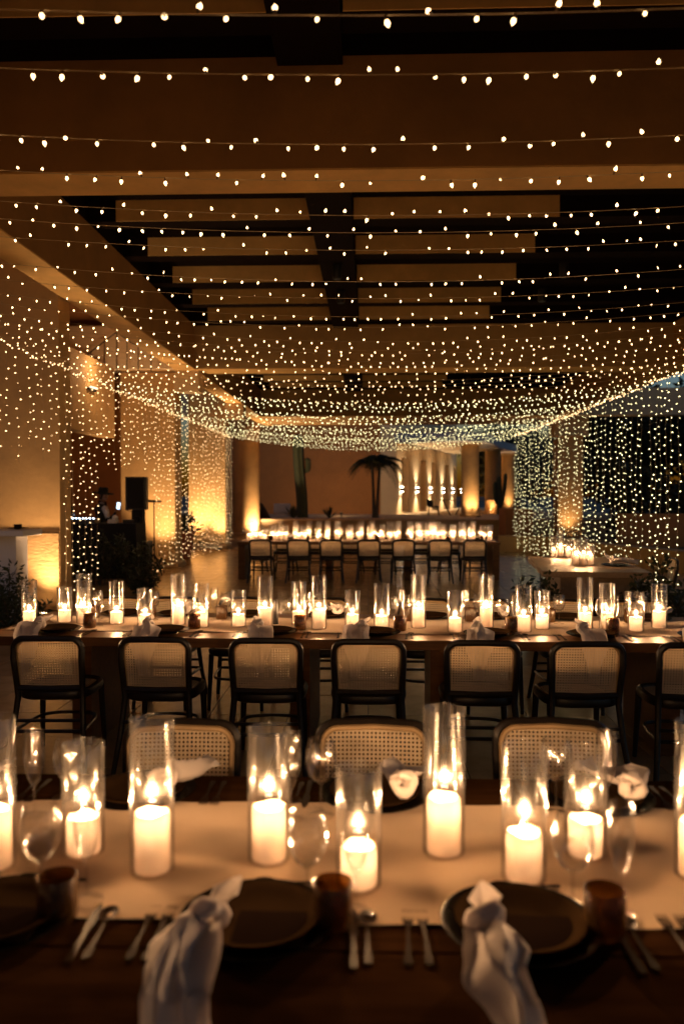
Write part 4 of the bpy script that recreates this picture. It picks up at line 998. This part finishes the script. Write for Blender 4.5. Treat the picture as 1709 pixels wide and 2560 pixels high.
for k in range(9):
    b = MB(); b.lathe([(.016, 0), (.016, .008), (.005, .012)], 10, (-.28 + .07 * k, -.178 + random.uniform(-.0, .03), .096), cap1=True); b.build("light", M['led'], mx)
for k in range(6):
    b = MB(); b.lathe([(.018, 0), (.015, .025)], 10, (-.2 + .08 * k, .05, .096), cap1=True); b.build("knob", M['steel'], mx)
lp = thing("laptop", "dark laptop standing open beside the mixing console", "laptop", (-5.95, 15.95, 1.20), R(160))
b = MB(); b.box((0, 0, -.055), (.3, .2, .11), 0, .004); b.build("riser", M['paint'], lp, smooth=False)
b = MB(); b.box((0, 0, .009), (.34, .24, .016), 0, .003); b.build("keyboard_base", M['steel'], lp, smooth=False)
b = MB(); b.add([(-.17, .12, .018), (.17, .12, .018), (.17, .18, .24), (-.17, .18, .24), (-.17, .128, .016), (.17, .128, .016), (.17, .188, .238), (-.17, .188, .238)], [(0, 1, 2, 3), (7, 6, 5, 4), (0, 4, 5, 1), (1, 5, 6, 2), (2, 6, 7, 3), (3, 7, 4, 0)]); b.build("lid", M['steel'], lp, smooth=False)
b = MB(); b.box((0, 0, .04), (.16, .2, .08), 0, .012); b.lathe([(.05, .08), (.06, .12), (.03, .16), (.0, .165)], 12, (.04, 0, 0)); o = tag(b.build("small_speaker", M['white']), "small whitish monitor on the draped table", "speaker"); o.location = (-5.08, 15.8, 1.086)
b = MB(); b.box((0, 0, .035), (.24, .22, .07), 0, .01); b.tube(smooth_pts([Vector((.05, 0, .07)), Vector((.1, 0, .13)), Vector((.2, 0, .12)), Vector((.24, -.1, .02))], 4), .007, 5); o = tag(b.build("cable_box", M['paint']), "black cable box at the speaker end of the draped table", "box"); o.location = (-4.78, 15.95, 1.086)
# loudspeaker on its covered pole and bass box
SX = at_y(346, 1200, 16.2).x
b = MB(); b.box((SX, 16.2, .36), (.44, .5, .70), 0, .02); tag(b.build("bass_speaker", M['paint'], smooth=False), "low black bass speaker under the covered pole", "speaker")
b = MB(); b.box((SX, 16.2, 1.03), (.22, .22, .63), 0, .015); tag(b.build("speaker_pole", M['scrim'], smooth=False), "black cloth-covered pole between the bass speaker and the loudspeaker", "speaker pole")
ls = thing("loudspeaker", "tall black loudspeaker on a covered pole before the ochre pillar", "loudspeaker", (SX, 16.2, 1.347))
b = MB(); b.prism([(-.215, -.18), (-.18, -.21), (.18, -.21), (.215, -.18), (.15, .2), (-.15, .2)], 0, .67); b.build("cabinet", M['paint'], ls, smooth=False)
b = MB(); b.box((0, -.213, .335), (.33, .008, .6), 0, .002); b.build("grille", M['scrim'], ls, smooth=False)
b = MB(); b.tube(smooth_pts([Vector((-.18, .05, .1)), Vector((-.27, .05, .06)), Vector((-.27, .05, .0)), Vector((-.16, .05, -.04))], 5), .008, 5); b.build("cable", M['paint'], ls)
ms = thing("microphone_stand", "thin black microphone stand on a tripod beside the loudspeaker", "microphone stand", (at_y(386, 1400, 16.4).x, 16.4, 0))
b = MB(); b.tube([(0, 0, .3), (0, 0, 1.5)], .013, 8); b.build("pole", M['paint'], ms)
for k in range(3):
    a = R(-50 + 120 * k); b = MB(); b.tube([(0, 0, .42), (.36 * math.cos(a), .36 * math.sin(a), .01)], .012, 6); b.build("leg", M['paint'], ms)
b = MB(); b.tube([(-.16, 0, 1.53), (-.02, 0, 1.52), (.16, -.02, 1.515)], [.03, .026, .018], 8); b.build("microphone", M['paint'], ms)
b = MB(); b.box((0, 0, 1.3), (.012, .012, .2)); 
pt = thing("potted_plant", "leafy plant in a terracotta pot between two ochre pillars", "potted plant", (at_y(458, 1400, 20.6).x, 20.6, 0))
b = MB(); b.lathe([(.0, .0), (.19, 0), (.27, .62), (.31, .63), (.31, .72), (.27, .72), (.25, .64), (.0, .62)], 22); b.build("pot", M['terracotta'], pt)
b = MB()
for k in range(240):
    d = (rvec() + Vector((0, 0, .9))).normalized(); leaf_quad(b, Vector((0, 0, .62)) + d * random.uniform(.05, .48), (d + rvec() * .6).normalized(), rvec(), .2, .035)
b.build("foliage", M['leaf'], pt, smooth=False)

# ---- the musician
px0 = at_y(252, 1300, 16.55).x
person = thing("person", "musician in a black brimmed hat, white sleeve and dark waistcoat holding a lit phone", "person", (px0, 16.55, 0))
def skin_obj(name, chains, m, parent, lvl=2, root=0):
    v = []; e = []; r = []; idx = {}
    for ch in chains:
        prev = None
        for (p, q) in ch:
            key = tuple(round(c, 4) for c in p)
            if key not in idx: idx[key] = len(v); v.append(p); r.append(q)
            if prev is not None and prev != idx[key]: e.append((prev, idx[key]))
            prev = idx[key]
    me = bpy.data.meshes.new(name); me.from_pydata(v, e, []); me.update(); me.materials.append(M[m])
    o = link(name, me, parent); sk = o.modifiers.new("Skin", 'SKIN'); sk.use_smooth_shade = True
    lay = me.skin_vertices[0].data if len(me.skin_vertices) else None
    if lay:
        for i, q in enumerate(r):
            qq = q if isinstance(q, tuple) else (q, q); lay[i].radius = qq; lay[i].use_root = (i == root)
    sb = o.modifiers.new("Subdivision", 'SUBSURF'); sb.levels = lvl; sb.render_levels = lvl
    return o
RF, LF = (.36, -.16, 1.22), (.20, -.28, 1.16)
body = skin_obj("body", [[((0, 0, .92), (.15, .12)), ((.01, 0, 1.08), (.15, .115)), ((.02, -.01, 1.26), (.17, .12)), ((.03, -.02, 1.40), (.15, .10)), ((.045, -.03, 1.47), (.065, .06)), ((.065, -.05, 1.54), (.06, .06))],
    [((.03, -.02, 1.40), (.15, .10)), ((.14, -.13, 1.385), .062), ((.20, -.20, 1.26), .05), ((.24, -.25, 1.13), .042), ((.31, -.22, 1.19), .036), ((.37, -.20, 1.27), .027), ((.385, -.195, 1.30), .024)],
    [((.03, -.02, 1.40), (.15, .10)), ((-.10, .10, 1.385), .062), ((-.10, .12, 1.24), .05), ((-.04, .08, 1.12), .042), ((.10, -.02, 1.13), .036), ((.20, -.08, 1.14), .027)],
    [((0, 0, .92), (.15, .12)), ((.01, -.09, .86), .09), ((.01, -.10, .48), .062), ((.0, -.10, .10), .045), ((.10, -.11, .045), .04)],
    [((0, 0, .92), (.15, .12)), ((.01, .09, .86), .09), ((.0, .10, .48), .062), ((-.02, .10, .10), .045), ((.08, .11, .045), .04)]], 'vest', person)
head = MB()
def headf(u, v):
    a = u * 2 * PI; t = -PI / 2 + v * PI; ca, sa = math.cos(a), math.sin(a)
    x, y, z = .098 * math.cos(t) * ca, .077 * math.cos(t) * sa, .122 * math.sin(t)
    if ca > 0:
        f_ = ca ** 6
        x += f_ * (.022 * math.exp(-((z + .015) / .022) ** 2) * math.exp(-(y / .018) ** 2) + .010 * math.exp(-((z + .055) / .012) ** 2) * math.exp(-(y / .03) ** 2) + .012 * math.exp(-((z + .10) / .02) ** 2))
        x -= f_ * .010 * (math.exp(-((y - .032) / .016) ** 2) + math.exp(-((y + .032) / .016) ** 2)) * math.exp(-((z - .015) / .014) ** 2)
    if z < -.03: y *= 1 - .8 * (-.03 - z); x *= 1 if ca > 0 else .9
    return (x, y, z)
head.grid(headf, 36, 26)
for s_ in (-1, 1): head.tube([(-.012, .076 * s_, .02), (-.028, .088 * s_, .018), (-.022, .085 * s_, -.012), (-.010, .077 * s_, -.03)], [.006, .009, .008, .005], 6)
hd = head.build("head", M['skin'], person); hd.location = (.085, -.055, 1.615); hd.rotation_euler = (0, R(20), R(-18))
b = MB()
for s_ in (-1, 1): b.lathe([(.0, -.006), (.006, 0), (.0, .006)], 8, (.083, .030 * s_, .015))
b.build("eyes", M['hair'], hd)
b = MB(); b.grid(lambda u, v: tuple(Vector(headf(.2 + .6 * u, .35 + .55 * v)) * 1.07), 18, 12); b.build("hair", M['hair'], hd)
hat = thing("brimmed_hat", "black wide-brimmed hat on the musician's head", "hat", (px0 + .075, 16.495, 1.685))
hat.rotation_euler = (0, R(7), R(-18))
b = MB(); b.lathe([(.105, .0), (.19, -.012), (.235, .004), (.236, .010), (.19, -.004), (.108, .012), (.104, .03), (.102, .10), (.09, .125), (.05, .120), (.0, .112)], 36, sy=.86); b.build("crown", M['felt'], hat)
b = MB(); b.lathe([(.108, .012), (.109, .016), (.107, .036), (.104, .036)], 36, sy=.86); b.build("hat_band", M['scrim'], hat)
skin_obj("shirt_sleeve", [[((.10, -.11, 1.405), .075), ((.155, -.15, 1.36), .072), ((.20, -.20, 1.26), .062), ((.235, -.24, 1.15), .05)]], 'shirt', person)
skin_obj("collar", [[((.035, -.02, 1.45), .075), ((.05, -.035, 1.49), .068)]], 'shirt', person, 1)
def hand(origin, dirv_, palm_n, name="hand"):
    d = Vector(dirv_).normalized(); n_ = Vector(palm_n).normalized(); s_ = d.cross(n_).normalized(); o = Vector(origin); ch = []
    pc_ = o + d * .045
    ch.append([(tuple(o), .02), (tuple(pc_), (.03, .017))])
    for k, L_ in enumerate((.068, .078, .073, .057)):
        q = (k - 1.5) * .019; a = pc_ + s_ * q + d * .03; m1 = a + d * L_ * .4 + n_ * .012; m2 = a + d * L_ * .62 + n_ * .034; m3 = a + d * L_ * .6 + n_ * .056
        ch.append([(tuple(pc_), (.03, .017)), (tuple(a), .010), (tuple(m1), .009), (tuple(m2), .0085), (tuple(m3), .007)])
    tb = o + d * .02 - s_ * .026; ch.append([(tuple(o), .02), (tuple(tb), .012), (tuple(tb + d * .03 - s_ * .022 + n_ * .012), .0105), (tuple(tb + d * .058 - s_ * .02 + n_ * .026), .009)])
    return skin_obj(name, ch, 'skin', person, 1)
hand((.388, -.194, 1.305), (.25, -.1, 1), (1, -.2, -.1)); hand((.21, -.086, 1.14), (1, -.4, .1), (0, -.2, 1))
ph = thing("phone", "phone with a bright bluish screen held up by the musician", "phone", (px0 + .445, 16.33, 1.425)); ph.rotation_euler = (R(-8), R(10), R(25))
b = MB(); b.box((0, 0, 0), (.074, .009, .15), 0, .003); b.build("case", M['paint'], ph, smooth=False)
b = MB(); b.box((0, -.0052, 0), (.068, .0012, .14)); b.build("screen", M['screen'], ph, smooth=False)

# ================================================================== FAIRY LIGHTS
rb = random.Random(99)
def bulb_shape(b, p, d, mi_b=0, mi_s=1, r=None, n=5):
    """LED dome with its cap, growing from p along d"""
    d = Vector(d).normalized(); a = d.orthogonal().normalized(); c = d.cross(a)
    if r is None: r = rb.uniform(.0046, .0070) if rb.random() > .09 else .0026
    def rg(q, rad): return [p + d * q + (a * math.cos(2 * PI * k / n) + c * math.sin(2 * PI * k / n)) * rad for k in range(n)]
    v = rg(.0, .0022) + rg(.014, .0048); b.add(v, [(k, (k + 1) % n, n + (k + 1) % n, n + k) for k in range(n)], mi_s)
    v = rg(.0142, r * .72) + rg(.0215, r) + [p + d * .0325] + [p + d * .0135]
    b.add(v, [(k, (k + 1) % n, n + (k + 1) % n, n + k) for k in range(n)] + [(n + k, n + (k + 1) % n, 2 * n) for k in range(n)] + [((k + 1) % n, k, 2 * n + 1) for k in range(n)], mi_b)
bb = MB(); bulb_shape(bb, Vector((0, 0, 0)), (0, 0, 1), r=.0068, n=7); bulb_me = bb.mesh("bulb", [M['bulb'], M['socket']])
def bulb_dir(along):
    a = rb.random(); base = Vector((0, 0, -1)) if a < .6 else Vector((0, 0, 1)) if a < .85 else Vector((0, rb.choice((-1, 1)), 0)) if abs(along.x) > .5 else Vector((rb.choice((-1, 1)), 0, 0))
    return (base + Vector((rb.uniform(-.5, .5), rb.uniform(-.5, .5), rb.uniform(-.4, .4)))).normalized()
def fairy_string(name, label, cat, group, pts, spacing, single=False, vertical=False, bm_='bulb'):
    """wire through pts with a bulb every spacing metres"""
    t = thing(name, label, cat, (0, 0, 0), 0, group)
    wb = MB(); wb.tube(pts, .0017, 3, caps=False); wb.build("wire", M['wire'], t)
    chain = MB(); acc = spacing * rb.random(); indiv = []
    for i in range(len(pts) - 1):
        a, c = Vector(pts[i]), Vector(pts[i + 1]); L_ = (c - a).length; d = (c - a) / L_ if L_ else Vector((1, 0, 0))
        while acc < L_:
            p = a + d * acc; acc += spacing * rb.uniform(.78, 1.22)
            if rb.random() < .03: continue
            if vertical:
                q = rb.uniform(0, 2 * PI); dd = Vector((math.cos(q), math.sin(q), rb.uniform(-.5, .2))).normalized()
            else: dd = bulb_dir(d)
            if single and abs(p.x + .0) < .48 * p.y + .25: indiv.append((p, dd))
            else: bulb_shape(chain, p, dd)
        acc -= L_
    if chain.v:
        o = chain.build("bulb_chain", [M[bm_], M['socket']], t); tag(o, kind='stuff')
    for p, dd in indiv:
        o = link("bulb", bulb_me, t); o.location = p; o.rotation_mode = 'QUATERNION'; o.rotation_quaternion = dd.to_track_quat('Z', 'Y'); s_ = rb.uniform(.75, 1.15); o.scale = (s_, s_, s_)
    return t
ZLE, ZRE, SAG = 3.45, 3.36, .36
def row_pts(Y, zoff=0.0):
    y0, y1 = Y + rb.uniform(-.05, .05), Y + rb.uniform(-.05, .05); sag = SAG + rb.uniform(-.05, .05); pts = []
    for i in range(25):
        u = i / 24; pts.append((-4.30 + 8.6 * u, y0 + (y1 - y0) * u, ZLE + (ZRE - ZLE) * u - sag * (1 - (2 * u - 1) ** 2) + zoff))
    return pts
rows_px = [27, 213, 351, 445, 526, 583, 645, 692, 752, 785]
row_Y = []
for s_ in rows_px:
    lo, hi = 1.5, 9.0
    for _ in range(40):
        m_ = (lo + hi) / 2
        if at_y(900, s_, m_).z > 3.05: hi = m_
        else: lo = m_
    row_Y.append(lo)
Y = row_Y[-1] + .42
while Y < 24.6: row_Y.append(Y); Y += .47 + rb.uniform(-.03, .03)
for k, Y in enumerate(row_Y):
    lab = f"{ORD[k]} row of warm fairy lights counted back from above the camera"
    fairy_string("fairy_light_row", lab, "string light", "overhead rows of fairy lights", row_pts(Y), .112, single=Y < 4.7, bm_='bulb' if Y < 12 else 'bulb_pale')
# hanging strands, fireplace side
Y = 7.2; cnt = {}
while Y < 25.0:
    if Y < 11.15 or 12.75 < Y < 15.4: zb = 2.2 + rb.uniform(-.14, .18)
    elif Y < 12.75: zb = .12 + rb.uniform(0, .25)
    elif Y < 16.6: zb = 2.2 - (Y - 15.4) * 1.7 + rb.uniform(-.1, .1)
    else: zb = .10 + rb.uniform(-.05, .1)
    zb = max(.06, zb); x = -4.29 + rb.uniform(-.02, .02); n = 9; ph_ = rb.uniform(0, 6)
    pts = [(x + .012 * math.sin(i * 1.3 + ph_), Y + .03 * math.sin(i * .9 + ph_) * (i / n) + (.05 * rb.uniform(-1, 1) if i == n else 0), ZLE + (zb - ZLE) * i / n) for i in range(n + 1)]
    if zb > 1:
        w_ = "level with the dining tables" if Y < 9.3 else "before the broad pillar" if Y < 11.2 else "past the musician"
        lab = f"short strand of fairy lights {w_}, {ORD[cnt.setdefault(w_, 0)]} from the camera end"; cnt[w_] += 1
    else:
        w_ = "in front of the musician" if Y < 12.9 else "before the uplit ochre pillars"
        lab = f"long fairy light strand {w_}, {ORD[cnt.setdefault(w_, 0)]} from the camera end"; cnt[w_] += 1
    fairy_string("fairy_light_strand", lab, "string light", "hanging strands on the fireplace side", pts, .112, vertical=True)
    Y += rb.uniform(.22, .32) if not 11.15 < Y < 12.75 else rb.uniform(.26, .32)
Y = 9.3
while Y < 23.6:
    x = 4.28 + rb.uniform(-.03, .03); n = 9; ph_ = rb.uniform(0, 6); zb = .05 + rb.uniform(0, .1)
    pts = [(x + .015 * math.sin(i * 1.1 + ph_), Y + .03 * math.sin(i * .8 + ph_) * i / n, ZRE + (zb - ZRE) * i / n) for i in range(n + 1)]
    w_ = "at the open end of the garden-side curtain" if Y < 10.8 else "of the garden-side curtain"
    lab = f"fairy strand {w_}, {ORD[cnt.setdefault(w_, 0)]} from the camera end"; cnt[w_] += 1
    fairy_string("fairy_light_strand", lab, "string light", "hanging strands on the garden side", pts, .112, vertical=True, bm_="bulb_pale")
    Y += rb.uniform(.19, .28)
# edge cables that carry the canopy, thick with gathered bulbs
for (x, z, y0, y1, lab) in ((-4.30, ZLE + .01, 1.2, 25.0, "edge cable thick with bulbs along the fireplace side of the light canopy"), (4.30, ZRE + .01, 1.2, 23.8, "edge cable thick with bulbs along the garden side of the light canopy")):
    pts = [(x + rb.uniform(-.04, .04), y0 + (y1 - y0) * i / 80, z + rb.uniform(-.04, .03)) for i in range(81)]
    fairy_string("fairy_light_cable", lab, "string light", "edge cables of the light canopy", pts, .13 if x < 0 else .07)
